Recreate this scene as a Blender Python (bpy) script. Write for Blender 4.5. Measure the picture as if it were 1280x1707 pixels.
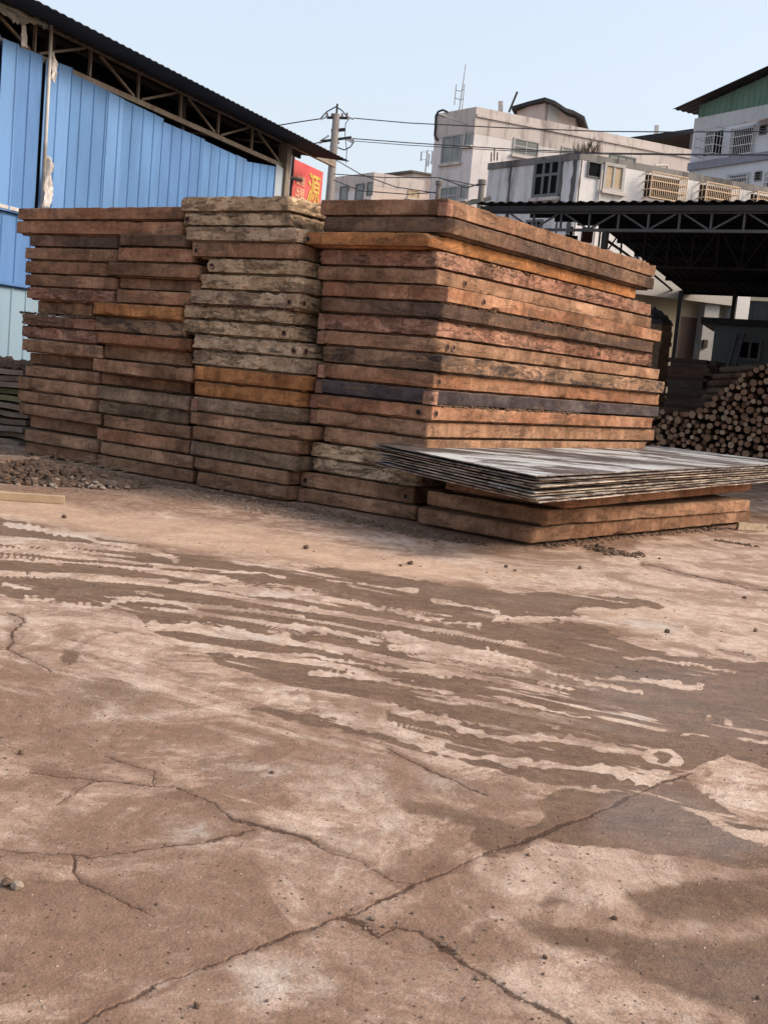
import bpy, bmesh, math, random
import numpy as np
from mathutils import Vector, Matrix, noise as mnoise

for _o in list(bpy.data.objects): bpy.data.objects.remove(_o, do_unlink=True)
SC = bpy.context.scene
COL = SC.collection
R_ = math.radians

# ------------------------------------------------------------------ camera
PITCH, ROLL, FPX, CAMZ = 6.63, 5.23, 2000.0, 1.55
cam_d = bpy.data.cameras.new("camera")
cam_d.sensor_fit = 'VERTICAL'
cam_d.sensor_height = 36.0
cam_d.lens = 36.0 * FPX / 1707.0
cam_d.clip_start = 0.05
cam_d.clip_end = 6000.0
cam = bpy.data.objects.new("camera", cam_d)
COL.objects.link(cam)
CROT = Matrix.Rotation(math.pi / 2 - R_(PITCH), 3, 'X') @ Matrix.Rotation(R_(ROLL), 3, 'Z')
cam.matrix_world = Matrix.Translation((0, 0, CAMZ)) @ CROT.to_4x4()
SC.camera = cam

# ------------------------------------------------------------------ sky and sun
SUN_ELEV = R_(34.0)
SUN_DIR = Vector((1.0, -0.10, 0)).normalized()          # horizontal direction towards the sun
world = bpy.data.worlds.new("World")
SC.world = world
world.use_nodes = True
wn = world.node_tree.nodes
wl = world.node_tree.links
wn.clear()
sky = wn.new('ShaderNodeTexSky')
sky.sky_type = 'NISHITA'
sky.sun_disc = False
sky.sun_elevation = SUN_ELEV
sky.sun_rotation = math.atan2(SUN_DIR.x, SUN_DIR.y)
sky.altitude = 100
sky.air_density = 1.15
sky.dust_density = 5.0
sky.ozone_density = 0.6
bg = wn.new('ShaderNodeBackground')
bg.inputs['Strength'].default_value = 0.15
wo = wn.new('ShaderNodeOutputWorld')
# thin even haze veil over the clear-sky gradient
veil = wn.new('ShaderNodeMix')
veil.data_type = 'RGBA'
veil.inputs[0].default_value = 0.72
veil.inputs[7].default_value = (1.36, 1.44, 1.58, 1)
wl.new(sky.outputs[0], veil.inputs[6])
wl.new(veil.outputs[2], bg.inputs[0])
wl.new(bg.outputs[0], wo.inputs[0])
sun_d = bpy.data.lights.new("sun", 'SUN')
sun_d.energy = 1.15
sun_d.angle = R_(18.0)
sun_d.color = (1.0, 0.85, 0.72)
sun = bpy.data.objects.new("sun", sun_d)
COL.objects.link(sun)
sv = (SUN_DIR * math.cos(SUN_ELEV) + Vector((0, 0, math.sin(SUN_ELEV)))).normalized()
sun.rotation_euler = sv.to_track_quat('Z', 'Y').to_euler()
SC.view_settings.view_transform = 'Standard'
SC.view_settings.look = 'None'
SC.view_settings.exposure = 1.66
SC.view_settings.gamma = 1.0

# ------------------------------------------------------------------ measuring helpers (photo pixel -> place in the world)
def ray(x, y):
    return CROT @ Vector(((x - 640.0) / FPX, -(y - 853.5) / FPX, -1.0))
def at_depth(x, y, d):
    r = ray(x, y)
    return Vector((0, 0, CAMZ)) + r * (d / r.y)
def on_ground(x, y, z=0.0):
    r = ray(x, y)
    return Vector((0, 0, CAMZ)) + r * ((z - CAMZ) / r.z)
class Plane:
    """a vertical plane through a point, running in compass direction az (degrees right of straight ahead)"""
    def __init__(s, p, az):
        s.p = Vector((p[0], p[1], 0)); a = R_(az)
        s.d = Vector((math.sin(a), math.cos(a), 0)); s.n = Vector((s.d.y, -s.d.x, 0))
        if s.n.dot(-s.p) < 0: s.n = -s.n       # normal looks back to the viewer's side
    def at(s, x, y):
        r = ray(x, y); o = Vector((0, 0, CAMZ))
        k = (s.p - o).dot(s.n) / r.dot(s.n)
        q = o + r * k
        return (q - s.p).dot(s.d), q.z
    def w(s, a, z, off=0.0):
        q = s.p + s.d * a + s.n * off
        return Vector((q.x, q.y, z))

# ------------------------------------------------------------------ object helpers
def tag(o, label=None, cat=None, group=None, kind=None):
    if label: o['label'] = label
    if cat: o['category'] = cat
    if group: o['group'] = group
    if kind: o['kind'] = kind
    return o
def thing(name, label, cat, loc=(0, 0, 0), group=None):
    o = bpy.data.objects.new(name, None)
    o.empty_display_size = 0.2
    COL.objects.link(o); o.location = loc
    return tag(o, label, cat, group)
def wloc(o):
    v = Vector((0, 0, 0))
    while o is not None:
        v = v + o.location; o = o.parent
    return v
class MB:
    """collects faces in world coordinates, then becomes ONE mesh object"""
    def __init__(s): s.v = []; s.f = []; s.m = []
    def add(s, vs, fs, mi=0):
        b = len(s.v); s.v += [tuple(x) for x in vs]
        s.f += [tuple(i + b for i in f) for f in fs]; s.m += [mi] * len(fs); return s
    def quad(s, a, b, c, d, mi=0): return s.add([a, b, c, d], [(0, 1, 2, 3)], mi)
    def hexa(s, lo, hi, mi=0):
        """lo, hi: two rings of n points"""
        n = len(lo)
        fs = [tuple(reversed(range(n))), tuple(range(n, 2 * n))]
        fs += [(i, (i + 1) % n, n + (i + 1) % n, n + i) for i in range(n)]
        return s.add(list(lo) + list(hi), fs, mi)
    def box(s, o, ax, ay, az, mi=0):
        """o corner, three edge vectors"""
        o = Vector(o); ax = Vector(ax); ay = Vector(ay); az = Vector(az)
        return s.hexa([o, o + ax, o + ax + ay, o + ay], [o + az, o + ax + az, o + ax + ay + az, o + ay + az], mi)
    def cbox(s, c, sx, sy, sz, mi=0):
        return s.box((c[0] - sx / 2, c[1] - sy / 2, c[2] - sz / 2), (sx, 0, 0), (0, sy, 0), (0, 0, sz), mi)
    def tube(s, a, b, r, n=8, r2=None, mi=0, cap=True):
        a = Vector(a); b = Vector(b); d = (b - a)
        if d.length < 1e-6: return s
        d.normalize(); r2 = r if r2 is None else r2
        x = d.orthogonal().normalized(); y = d.cross(x)
        ra = [a + (x * math.cos(t) + y * math.sin(t)) * r for t in [2 * math.pi * i / n for i in range(n)]]
        rb = [b + (x * math.cos(t) + y * math.sin(t)) * r2 for t in [2 * math.pi * i / n for i in range(n)]]
        fs = [(i, (i + 1) % n, n + (i + 1) % n, n + i) for i in range(n)]
        if cap: fs += [tuple(reversed(range(n))), tuple(range(n, 2 * n))]
        return s.add(ra + rb, fs, mi)
    def path(s, pts, r, n=6, mi=0):
        for a, b in zip(pts[:-1], pts[1:]): s.tube(a, b, r, n, mi=mi)
        return s
    def bar(s, a, b, w, h, up=(0, 0, 1), mi=0):
        """rectangular bar from a to b, w across, h along up"""
        a = Vector(a); b = Vector(b); d = (b - a).normalized()
        u = Vector(up); sd = d.cross(u).normalized(); u = sd.cross(d).normalized()
        c = [sd * (-w / 2) + u * (-h / 2), sd * (w / 2) + u * (-h / 2), sd * (w / 2) + u * (h / 2), sd * (-w / 2) + u * (h / 2)]
        return s.hexa([a + k for k in c], [b + k for k in c], mi)
    def build(s, name, mat, parent=None, smooth=False, origin=None):
        me = bpy.data.meshes.new(name)
        off = wloc(parent) if parent else Vector((0, 0, 0))
        o = bpy.data.objects.new(name, me)
        if origin is not None:
            og = Vector(origin); o.location = og - off; off = og
        me.from_pydata([(x - off.x, y - off.y, z - off.z) for x, y, z in s.v], [], s.f)
        mats = mat if isinstance(mat, (list, tuple)) else [mat]
        for m in mats: me.materials.append(m)
        if len(mats) > 1: me.polygons.foreach_set('material_index', s.m)
        if smooth: me.polygons.foreach_set('use_smooth', [True] * len(me.polygons))
        bm = bmesh.new(); bm.from_mesh(me); bmesh.ops.recalc_face_normals(bm, faces=bm.faces); bm.to_mesh(me); bm.free()
        me.update(); COL.objects.link(o)
        if parent: o.parent = parent
        return o

# ------------------------------------------------------------------ material helpers
class NT:
    def __init__(s, name):
        s.mat = bpy.data.materials.new(name); s.mat.use_nodes = True
        s.t = s.mat.node_tree; s.n = s.t.nodes; s.l = s.t.links; s.n.clear()
        s.out = s.n.new('ShaderNodeOutputMaterial'); s.bsdf = s.n.new('ShaderNodeBsdfPrincipled')
        s.l.new(s.bsdf.outputs[0], s.out.inputs[0])
        s.tc = s.n.new('ShaderNodeTexCoord')
    def new(s, t, **kw):
        x = s.n.new(t)
        for k, v in kw.items(): setattr(x, k, v)
        return x
    def setin(s, sock, v):
        if isinstance(v, bpy.types.NodeSocket): s.l.new(v, sock)
        elif isinstance(v, (tuple, list)):
            sock.default_value = tuple(v) + (1,) if (len(v) == 3 and sock.type == 'RGBA') else tuple(v)
        else: sock.default_value = v
    def coord(s, scale=(1, 1, 1), rnd=True, src=None, rot=(0, 0, 0)):
        m = s.new('ShaderNodeMapping'); s.l.new(src or s.tc.outputs['Object'], m.inputs['Vector'])
        m.inputs['Scale'].default_value = scale; m.inputs['Rotation'].default_value = rot
        if rnd:
            oi = s.new('ShaderNodeObjectInfo'); mm = s.new('ShaderNodeMath', operation='MULTIPLY')
            s.l.new(oi.outputs['Random'], mm.inputs[0]); mm.inputs[1].default_value = 57.0
            cx = s.new('ShaderNodeCombineXYZ')
            for i in range(3): s.l.new(mm.outputs[0], cx.inputs[i])
            s.l.new(cx.outputs[0], m.inputs['Location'])
        return m.outputs[0]
    def noise(s, vec, scale, detail=6, rough=0.6, dist=0.0):
        x = s.new('ShaderNodeTexNoise'); s.l.new(vec, x.inputs['Vector'])
        x.inputs['Scale'].default_value = scale; x.inputs['Detail'].default_value = detail
        x.inputs['Roughness'].default_value = rough; x.inputs['Distortion'].default_value = dist
        return x.outputs['Fac']
    def voro(s, vec, scale, feature='F1'):
        x = s.new('ShaderNodeTexVoronoi', feature=feature); s.l.new(vec, x.inputs['Vector'])
        x.inputs['Scale'].default_value = scale
        return x.outputs['Distance']
    def ramp(s, fac, stops, interp='LINEAR'):
        r = s.new('ShaderNodeValToRGB'); s.l.new(fac, r.inputs[0]); cr = r.color_ramp; cr.interpolation = interp
        while len(cr.elements) < len(stops): cr.elements.new(0.5)
        for e, (p, c) in zip(cr.elements, stops):
            e.position = p; e.color = (c, c, c, 1) if isinstance(c, (int, float)) else tuple(c) + (1,)
        return r.outputs[0]
    def rng(s, v, a, b, c=0.0, d=1.0, smooth=True):
        m = s.new('ShaderNodeMapRange'); m.clamp = True
        if smooth: m.interpolation_type = 'SMOOTHSTEP'
        s.setin(m.inputs[0], v)
        for i, k in enumerate((a, b, c, d)): m.inputs[i + 1].default_value = k
        return m.outputs[0]
    def math(s, op, a, b=0.0, c=0.0, clamp=False):
        m = s.new('ShaderNodeMath', operation=op); m.use_clamp = clamp
        s.setin(m.inputs[0], a); s.setin(m.inputs[1], b)
        if op in ('MULTIPLY_ADD',): s.setin(m.inputs[2], c)
        return m.outputs[0]
    def mix(s, f, a, b, bt='MIX'):
        m = s.new('ShaderNodeMix', data_type='RGBA', blend_type=bt)
        s.setin(m.inputs[0], f); s.setin(m.inputs[6], a); s.setin(m.inputs[7], b)
        return m.outputs[2]
    def bump(s, h, strength=0.5, dist=0.01, prev=None):
        b = s.new('ShaderNodeBump'); s.l.new(h, b.inputs['Height'])
        b.inputs['Strength'].default_value = strength; b.inputs['Distance'].default_value = dist
        if prev: s.l.new(prev, b.inputs['Normal'])
        return b.outputs[0]
    def fin(s, color, rough=0.85, normal=None, metal=0.0, spec=0.3):
        s.setin(s.bsdf.inputs['Base Color'], color); s.setin(s.bsdf.inputs['Roughness'], rough)
        s.setin(s.bsdf.inputs['Metallic'], metal)
        s.bsdf.inputs['Specular IOR Level'].default_value = spec
        if normal: s.l.new(normal, s.bsdf.inputs['Normal'])
        return s.mat
def sc(c, k): return tuple(min(1.0, x * k) for x in c)
def simple(name, c, rough=0.8, var=0.25, scale=6.0, metal=0.0, bump=0.15, stretch=(1, 1, 1), dirt=None, spec=0.3):
    t = NT(name); v = t.coord(stretch)
    n = t.noise(v, scale, 6, 0.65); n2 = t.noise(v, scale * 7, 4, 0.6)
    col = t.ramp(n, [(0.3, sc(c, 1 - var)), (0.55, c), (0.75, sc(c, 1 + var * 0.7))])
    if dirt: col = t.mix(t.rng(t.noise(t.coord(stretch), scale * 0.6, 8, 0.7), 0.5, 0.66, 0, 0.85), col, dirt)
    return t.fin(col, rough, t.bump(n2, bump, 0.01), metal, spec)

def slab_mat(name, c1, c2, stain, stain_amt=0.5, chip=None, streak=0.5, rough_surface=0.4):
    def sat(c): m_ = sum(c) / 3; return tuple(max(.004, (m_ + (x - m_) * 1.05) * 1.04) * k_ for x, k_ in zip(c, (1.05, .965, .93)))
    c1 = sat(c1); c2 = sat(c2); stain = sat(stain)
    if chip: chip = sat(chip)
    """weathered, mud-caked slab: two blended tones, vertical run-off streaks, stains and pale dust on upward faces"""
    t = NT(name)
    v = t.coord((1, 1, 1)); vs = t.coord((1, 1, 4.0)); vh = t.coord((7.0, 7.0, 0.9))
    big = t.noise(vs, 1.1, 4, 0.55, 0.4)
    col = t.mix(t.rng(big, 0.40, 0.62), c1, c2)
    st = t.noise(vh, 1.6, 6, 0.7)
    col = t.mix(t.math('MULTIPLY', t.rng(st, 0.50, 0.72), streak), col, sc(c1, 0.45))
    sg = t.noise(vs, 2.4, 8, 0.72, 0.6)
    col = t.mix(t.rng(sg, 0.66 - 0.2 * stain_amt, 0.80 - 0.2 * stain_amt, 0, 0.9), col, stain)
    if chip:
        ch = t.noise(v, 7.0, 8, 0.75, 0.8)
        col = t.mix(t.rng(ch, 0.56, 0.66, 0, 0.75), col, chip)
    fine = t.noise(v, 38.0, 5, 0.7)
    pv = t.noise(t.coord((1.6, 1.6, .05)), 1.0, 2, 0.5)
    col = t.mix(1.0, col, t.ramp(pv, [(0.36, 0.62), (0.42, .95), (0.56, 1.0), (0.62, 1.3)]), 'MULTIPLY')
    col = t.mix(1.0, col, t.ramp(fine, [(0.3, 0.72), (0.5, 1.0), (0.72, 1.28)]), 'MULTIPLY')
    med = t.noise(v, 9.0, 5, 0.65)
    col = t.mix(1.0, col, t.ramp(med, [(0.3, 0.72), (0.5, 1.0), (0.7, 1.25)]), 'MULTIPLY')
    geo = t.new('ShaderNodeNewGeometry'); sp = t.new('ShaderNodeSeparateXYZ'); t.l.new(geo.outputs['Normal'], sp.inputs[0])
    up = t.math('MULTIPLY', t.rng(sp.outputs[2], 0.35, 0.9), t.rng(med, 0.3, 0.55))
    col = t.mix(t.math('MULTIPLY', up, 0.8), col, (0.17, 0.12, 0.085))
    crk = t.voro(t.coord((1.0, 1.0, 1.0)), 1.1, 'DISTANCE_TO_EDGE')
    wob = t.rng(t.noise(v, 1.7, 3, 0.5), 0.55, 0.66)
    cm = t.math('MULTIPLY', t.rng(crk, 0.0, 0.006, 1.0, 0.0), wob)
    col = t.mix(t.math('MULTIPLY', cm, 0.7), col, sc(c1, 0.25))
    h = t.math('ADD', t.math('MULTIPLY', med, 1.0), t.math('MULTIPLY', fine, 0.45))
    h = t.math('SUBTRACT', h, t.math('MULTIPLY', cm, 0.4))
    pit = t.noise(v, 15.0, 7, 0.72, 1.2)
    pm = t.rng(pit, .40, .34)
    col = t.mix(t.math('MULTIPLY', pm, .5), col, sc(c1, .35))
    h = t.math('SUBTRACT', h, t.math('MULTIPLY', pm, .9))
    mudc = t.noise(vs, 1.7, 9, .75, .8)
    col = t.mix(t.rng(mudc, .54, .62, 0, .62), col, t.mix(t.rng(fine, .4, .6), (0.10, .064, .044), (0.155, .105, .075)))
    h = t.math('ADD', h, t.math('MULTIPLY', t.rng(mudc, .53, .60), .6))
    return t.fin(col, 0.95, t.bump(h, min(1.0, rough_surface * 1.5), 0.022), 0, 0.08)
# ================================================================== GROUND
def vnoise(x, y, seed):
    """smooth value noise on numpy arrays"""
    xi = np.floor(x).astype(np.int64); yi = np.floor(y).astype(np.int64)
    fx = x - xi; fy = y - yi
    fx = fx * fx * (3 - 2 * fx); fy = fy * fy * (3 - 2 * fy)
    def h(a, b):
        n = (a * 374761393 + b * 668265263 + seed * 1274126177) & 0xffffffff
        n = ((n ^ (n >> 13)) * 1274126177) & 0xffffffff
        return ((n ^ (n >> 16)) & 0xffff) / 65535.0
    return (h(xi, yi) * (1 - fx) + h(xi + 1, yi) * fx) * (1 - fy) + (h(xi, yi + 1) * (1 - fx) + h(xi + 1, yi + 1) * fx) * fy
def fbm(x, y, seed, oct=4, gain=0.55):
    s = np.zeros_like(x); a = 1.0; t = 0.0
    for i in range(oct):
        s += a * vnoise(x * 2 ** i + 13.7 * i, y * 2 ** i - 7.1 * i, seed + i); t += a; a *= gain
    return s / t - 0.5
def sstep(a, b, v):
    t = np.clip((v - a) / (b - a), 0, 1); return t * t * (3 - 2 * t)

def build_ground():
    # rows of vertices, fine near the yard's visible part, coarse out to the horizon
    ys = [-400., -100., -30., -8., -2., 0.0, 0.8, 1.4, 1.9]
    d = 2.2
    while d < 22: ys.append(d); d += max(0.0065, 0.62 * d * d / 1860)
    while d < 3000: ys.append(d); d *= 1.09
    ys = np.array(ys)
    fan = np.linspace(-0.37, 0.37, 900)
    xs = np.concatenate([[-400, -90, -30, -10, -4, -2, -1.2, -.8, -.6, -.48, -.42, -.39], fan, [.39, .42, .48, .6, .8, 1.2, 2, 4, 10, 30, 90, 400]])
    W = np.where(ys < 2.2, 2.2, np.where(ys > 22, 22 + (ys - 22) * 0.9, ys))
    X = W[:, None] * xs[None, :]
    Y = np.repeat(ys[:, None], len(xs), 1)
    X = X.ravel(); Y = Y.ravel(); n = X.size
    # the picture-plane position of every ground point, used only to read off where the measured stains lie on the ground
    M = np.array(CROT.transposed())
    P = np.stack([X, Y, np.full(n, -CAMZ)], 0); V = M @ P
    zz = np.where(-V[2] < 0.3, 0.3, -V[2])
    px = 640 + FPX * V[0] / zz; py = 853.5 - FPX * V[1] / zz
    px = np.clip(px, -900, 2300); py = np.clip(py, 600, 2600)
    # ragged edges: warp by noise that lives on the ground
    k = np.clip((py - 640) / 500, 0.05, 2.5)
    wx = px + 34 * k * fbm(X * 2.6, Y * 2.6, 11, 4); wy = py + 18 * k * fbm(X * 3.0, Y * 3.0, 31, 5, 0.6) + 10 * k * fbm(X * 13, Y * 13, 71, 3)
    cx_ = px + 20 * k * fbm(X * 5, Y * 5, 5, 5, .7); cy_ = py + 16 * k * fbm(X * 5, Y * 5, 6, 6, .72)
    def poly(pts, soft, qx=wx, qy=wy):
        pts = np.array(pts, float)
        x0, y0 = pts.min(0) - 60 - soft; x1, y1 = pts.max(0) + 60 + soft
        idx = np.nonzero((qx > x0) & (qx < x1) & (qy > y0) & (qy < y1))[0]
        r = np.zeros(n)
        if idx.size == 0: return r
        x = qx[idx]; y = qy[idx]; ins = np.zeros(idx.size, bool); dm = np.full(idx.size, 1e9)
        for a, b in zip(pts, np.roll(pts, -1, 0)):
            c = ((a[1] > y) != (b[1] > y)) & (x < (b[0] - a[0]) * (y - a[1]) / (b[1] - a[1] + 1e-9) + a[0]); ins ^= c
            e = b - a; t = np.clip(((x - a[0]) * e[0] + (y - a[1]) * e[1]) / (e @ e + 1e-9), 0, 1)
            dm = np.minimum(dm, np.hypot(x - a[0] - t * e[0], (y - a[1] - t * e[1])))
        sd = np.where(ins, dm, -dm)
        r[idx] = sstep(-soft, soft, sd); return r
    def line(pts, w, soft=0.5, qx=wx, qy=wy, lug=0.0, seed=1, vary=0.8):
        """stripe along a polyline, w px half-thickness; lug: scalloped like tyre lugs"""
        pts = np.array(pts, float); m = w * 3 + 20
        x0, y0 = pts.min(0) - m; x1, y1 = pts.max(0) + m
        idx = np.nonzero((qx > x0) & (qx < x1) & (qy > y0) & (qy < y1))[0]
        r = np.zeros(n)
        if idx.size == 0: return r
        x = qx[idx]; y = qy[idx]; dm = np.full(idx.size, 1e9); ar = np.zeros(idx.size); acc = 0.0
        for a, b in zip(pts[:-1], pts[1:]):
            e = b - a; L = math.hypot(*e); t = np.clip(((x - a[0]) * e[0] + (y - a[1]) * e[1]) / (L * L), 0, 1)
            dd = np.hypot(x - a[0] - t * e[0], (y - a[1] - t * e[1])); u = dd < dm
            dm = np.where(u, dd, dm); ar = np.where(u, acc + t * L, ar); acc += L
        ww = w * (1 + vary * 2 * fbm(X[idx] * 3.5 + seed * 9, Y[idx] * 3.5, 300 + seed, 3))
        if lug: ww = ww * (1 + lug * .8 * np.sin(ar * 2 * math.pi / (9 + 2.2 * w) + seed + 5 * fbm(X[idx] * 2.2, Y[idx] * 2.2, 500 + seed, 2)) * (.6 + 1.4 * fbm(X[idx] * 1.1, Y[idx] * 1.1, 600, 2)))
        ww = ww * np.clip(1.05 + 1.7 * fbm(X[idx] * 7, Y[idx] * 7, 700 + seed, 3), .2, 1.7)
        end = sstep(0, 14, ar) * sstep(0, 14, acc - ar)
        r[idx] = sstep(ww + soft + 1, np.maximum(ww - soft - 1, 0), dm) * np.where(w > 3, end * .9 + .1, 1); return r
    mud = np.zeros(n)
    def add(dst, m, k=1.0): np.maximum(dst, m * k, out=dst)
    # main bundle of tyre tracks sweeping through the yard
    add(mud, poly([(-500, 820), (-200, 838), (0, 861), (75, 875), (140, 893), (215, 905), (300, 922), (410, 941), (480, 950), (550, 945), (640, 958), (740, 972), (850, 985), (990, 992), (1075, 998), (1120, 1015), (1060, 1013), (970, 1010), (955, 1018), (1000, 1045), (1060, 1078), (1140, 1097), (1280, 1104), (1500, 1110), (1900, 1130), (1900, 1420), (1500, 1370), (1280, 1290), (1215, 1262), (1125, 1290), (1065, 1325), (940, 1312), (860, 1300), (760, 1272), (640, 1236), (520, 1206), (400, 1180), (460, 1178), (560, 1196), (640, 1200), (640, 1170), (500, 1150), (425, 1130), (350, 1100), (325, 1082), (250, 1050), (225, 1018), (100, 1003), (0, 998), (-300, 985)], 5))
    # wet hollow and the mud at the lower right
    add(mud, poly([(885, 1332), (925, 1315), (1000, 1318), (1065, 1322), (1140, 1290), (1180, 1330), (1280, 1385), (1500, 1450), (1500, 1500), (1280, 1452), (1190, 1440), (1090, 1422), (990, 1412), (900, 1400), (840, 1400), (900, 1362)], 7))
    add(mud, poly([(1040, 1478), (1140, 1468), (1280, 1460), (1500, 1465), (1500, 1545), (1280, 1532), (1190, 1538), (1090, 1522), (1050, 1500)], 34), 0.85)
    add(mud, poly([(850, 1535), (990, 1550), (1090, 1560), (1280, 1566), (1600, 1570), (1600, 1800), (1300, 1790), (1215, 1690), (1090, 1632), (990, 1592), (890, 1556)], 40), 0.95)
    add(mud, poly([(790, 1405), (800, 1370), (860, 1372), (900, 1392), (885, 1412), (830, 1432)], 12), 0.8)
    add(mud, poly([(660, 1330), (730, 1325), (800, 1352), (860, 1375), (810, 1392), (740, 1372), (690, 1360)], 16), 0.62)
    add(mud, poly([(885, 1502), (915, 1490), (955, 1498), (975, 1512), (930, 1522), (900, 1518)], 14), 0.5)
    add(mud, poly([(100, 1130), (190, 1120), (290, 1150), (260, 1185), (160, 1190), (90, 1168)], 24), 0.5)
    add(mud, poly([(100, 1062), (135, 1060), (142, 1110), (112, 1112)], 9), 0.7)
    add(mud, poly([(540, 1362), (600, 1352), (640, 1375), (590, 1398), (540, 1390)], 24), 0.45)
    add(mud, poly([(350, 1480), (450, 1490), (560, 1500), (640, 1520), (520, 1535), (400, 1520)], 26), 0.36)
    add(mud, poly([(30, 1215), (110, 1210), (150, 1235), (60, 1250)], 14), 0.4)
    add(mud, poly([(30, 1458), (140, 1470), (148, 1482), (60, 1478)], 9), 0.55)
    add(mud, poly([(-300, 1430), (20, 1440), (30, 1500), (-300, 1500)], 20), 0.4)
    add(mud, poly([(-40, 1600), (26, 1604), (24, 1622), (-40, 1630)], 9), 0.6)
    add(mud, poly([(370, 1385), (420, 1375), (440, 1400), (400, 1410)], 9), 0.5)
    # pale stripes where the tyres have left the concrete clean
    S = [([(50, 957), (150, 962), (250, 970), (350, 980), (425, 988), (525, 997)], 6, .15), ([(-200, 950), (50, 957)], 5, .3),
         ([(260, 944), (350, 950), (425, 955), (475, 961)], 2.2, .4), ([(320, 955), (380, 965)], 3, .2),
         ([(490, 982), (550, 995), (640, 1014)], 3.4, .5), ([(640, 1014), (685, 1025), (725, 1034), (805, 1046)], 4.5, .7),
         ([(280, 1004), (350, 1011), (450, 1020), (505, 1027)], 2.6, .4), ([(475, 1037), (550, 1052), (640, 1076)], 5, .4),
         ([(640, 1076), (705, 1084), (765, 1099), (850, 1111), (890, 1120)], 6.5, .4), ([(640, 1052), (700, 1065)], 3.2, .4),
         ([(415, 1087), (500, 1095), (575, 1105), (640, 1113), (715, 1122), (785, 1126)], 4, .4),
         ([(500, 1117), (575, 1127), (640, 1137), (705, 1150), (772, 1159)], 4.6, .3),
         ([(725, 1000), (790, 1012), (830, 1020)], 2.2, .4), ([(815, 1030), (915, 1031), (990, 1036), (1035, 1043)], 6, .25),
         ([(765, 1080), (840, 1092), (905, 1112), (990, 1135), (1065, 1150)], 3, .6), ([(835, 1070), (880, 1076)], 4, .4),
         ([(1000, 1125), (1080, 1135), (1165, 1145)], 3.6, .2), ([(900, 1137), (960, 1145)], 3.6, .6),
         ([(840, 1170), (915, 1180), (980, 1190)], 2, .5), ([(915, 1208), (940, 1211)], 4, .2),
         ([(640, 1178), (715, 1196), (810, 1222), (860, 1232), (900, 1236)], 9, .25), ([(880, 1228), (940, 1232), (1000, 1246), (1042, 1254)], 8, .6),
         ([(430, 1165), (520, 1172), (640, 1218), (740, 1247), (840, 1275), (940, 1282), (1040, 1290), (1122, 1292)], 12, .25),
         ([(1040, 1095), (1140, 1106), (1220, 1118)], 2, .5), ([(0, 932), (110, 937)], 3, .5), ([(0, 905), (75, 920)], 4, .4),
         ([(65, 905), (110, 920)], 5, .2), ([(0, 872), (100, 885), (175, 905), (260, 920), (310, 935)], 4.2, .5),
         ([(0, 975), (60, 980)], 4, .4), ([(30, 997), (95, 998)], 5, .4), ([(95, 1004), (165, 1014), (210, 1003), (320, 1007)], 4, .5),
         ([(230, 985), (275, 992)], 2.2, .4), ([(238, 1020), (254, 1024)], 5, .2), ([(275, 1012), (288, 1022)], 5, .3), ([(305, 1010), (345, 1028)], 5, .3),
         ([(240, 1045), (325, 1045), (400, 1055), (485, 1062)], 9, .3), ([(230, 1065), (300, 1075), (375, 1087), (415, 1092)], 4.4, .6),
         ([(545, 968), (590, 973)], 2, .3), ([(600, 972), (700, 985)], 1.8, .4), ([(520, 1010), (570, 1020)], 2.2, .4), ([(540, 1087), (570, 1090)], 3, .3), ([(590, 1092), (640, 1102)], 2, .3),
         ([(1165, 1195), (1190, 1199)], 4, .2), ([(1200, 1203), (1230, 1207)], 5, .2), ([(1140, 1222), (1180, 1226)], 3, .3), ([(1225, 1235), (1290, 1240)], 4, .4),
         ([(1155, 1305), (1220, 1322), (1300, 1340)], 11, .3), ([(1165, 1325), (1290, 1350)], 5, .4), ([(1150, 1350), (1230, 1385), (1300, 1408)], 7, .1)]
    hole = np.zeros(n)
    for i, (p, w, lug) in enumerate(S): add(hole, line(p, w * .78, 1.0, lug=lug, seed=i, vary=.5))
    def ring(c, rx, ry, w):
        q = np.hypot((wx - c[0]) / rx, (wy - c[1]) / ry); return sstep(w, w * .5, np.abs(q - 1))
    add(hole, ring((1102, 1263), 28, 12, .42)); add(hole, ring((1258, 1290), 40, 9, .4), .8)
    # many small lens-shaped gaps scattered through the tracks, drawn out along the direction of travel
    ga = R_(-64); gx = X * math.cos(ga) - Y * math.sin(ga); gy = X * math.sin(ga) + Y * math.cos(ga)
    s1 = fbm(gx * 9, gy * 1.6, 401, 4, .6) + .5 * fbm(gx * 3, gy * .5, 431, 2)
    add(hole, sstep(.15, .30, s1) * (py < 1380), .7)
    # thin parallel toothed tyre streaks that follow the sweep of the tracks
    vv = py - (.075 * px + .00008 * px * px); vv = np.clip(vv, 600, 1500)
    qq = np.log(vv - 540) * 27.0
    wq = qq + .8 * fbm(px / 260, qq / 5, 901, 3) + .22 * fbm(X * 6, Y * 6, 905, 3)
    rid = fbm(wq * 1.5, px / 480 + 3, 911, 2, .5)
    per = np.clip((py - 640) / 500, .3, 1.4) * 19 * (1 + .5 * fbm(px / 200, qq, 917, 2))
    tooth = np.abs(((px / per + 2.5 * fbm(px / 300, qq / 3, 915, 2)) % 1.0) - .5) * 2
    amp = .055 * (1 + 2.2 * fbm(px / 160, qq / 2, 921, 2))
    frag = fbm(px / 90, qq * .8, 931, 4, .6)
    streak = sstep(.11, .15, rid + amp * 1.3 * (tooth - .5) + .24 * frag)
    inband = poly([(-300, 850), (0, 880), (200, 912), (410, 950), (620, 1000), (860, 1025), (1030, 1078), (1280, 1125), (1700, 1200), (1700, 1330), (1280, 1270), (1060, 1285), (760, 1250), (520, 1180), (330, 1080), (160, 1050), (0, 1010), (-300, 990)], 14)
    dens = np.clip(1.0 - (px - 250) / 1300, .35, 1)
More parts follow.
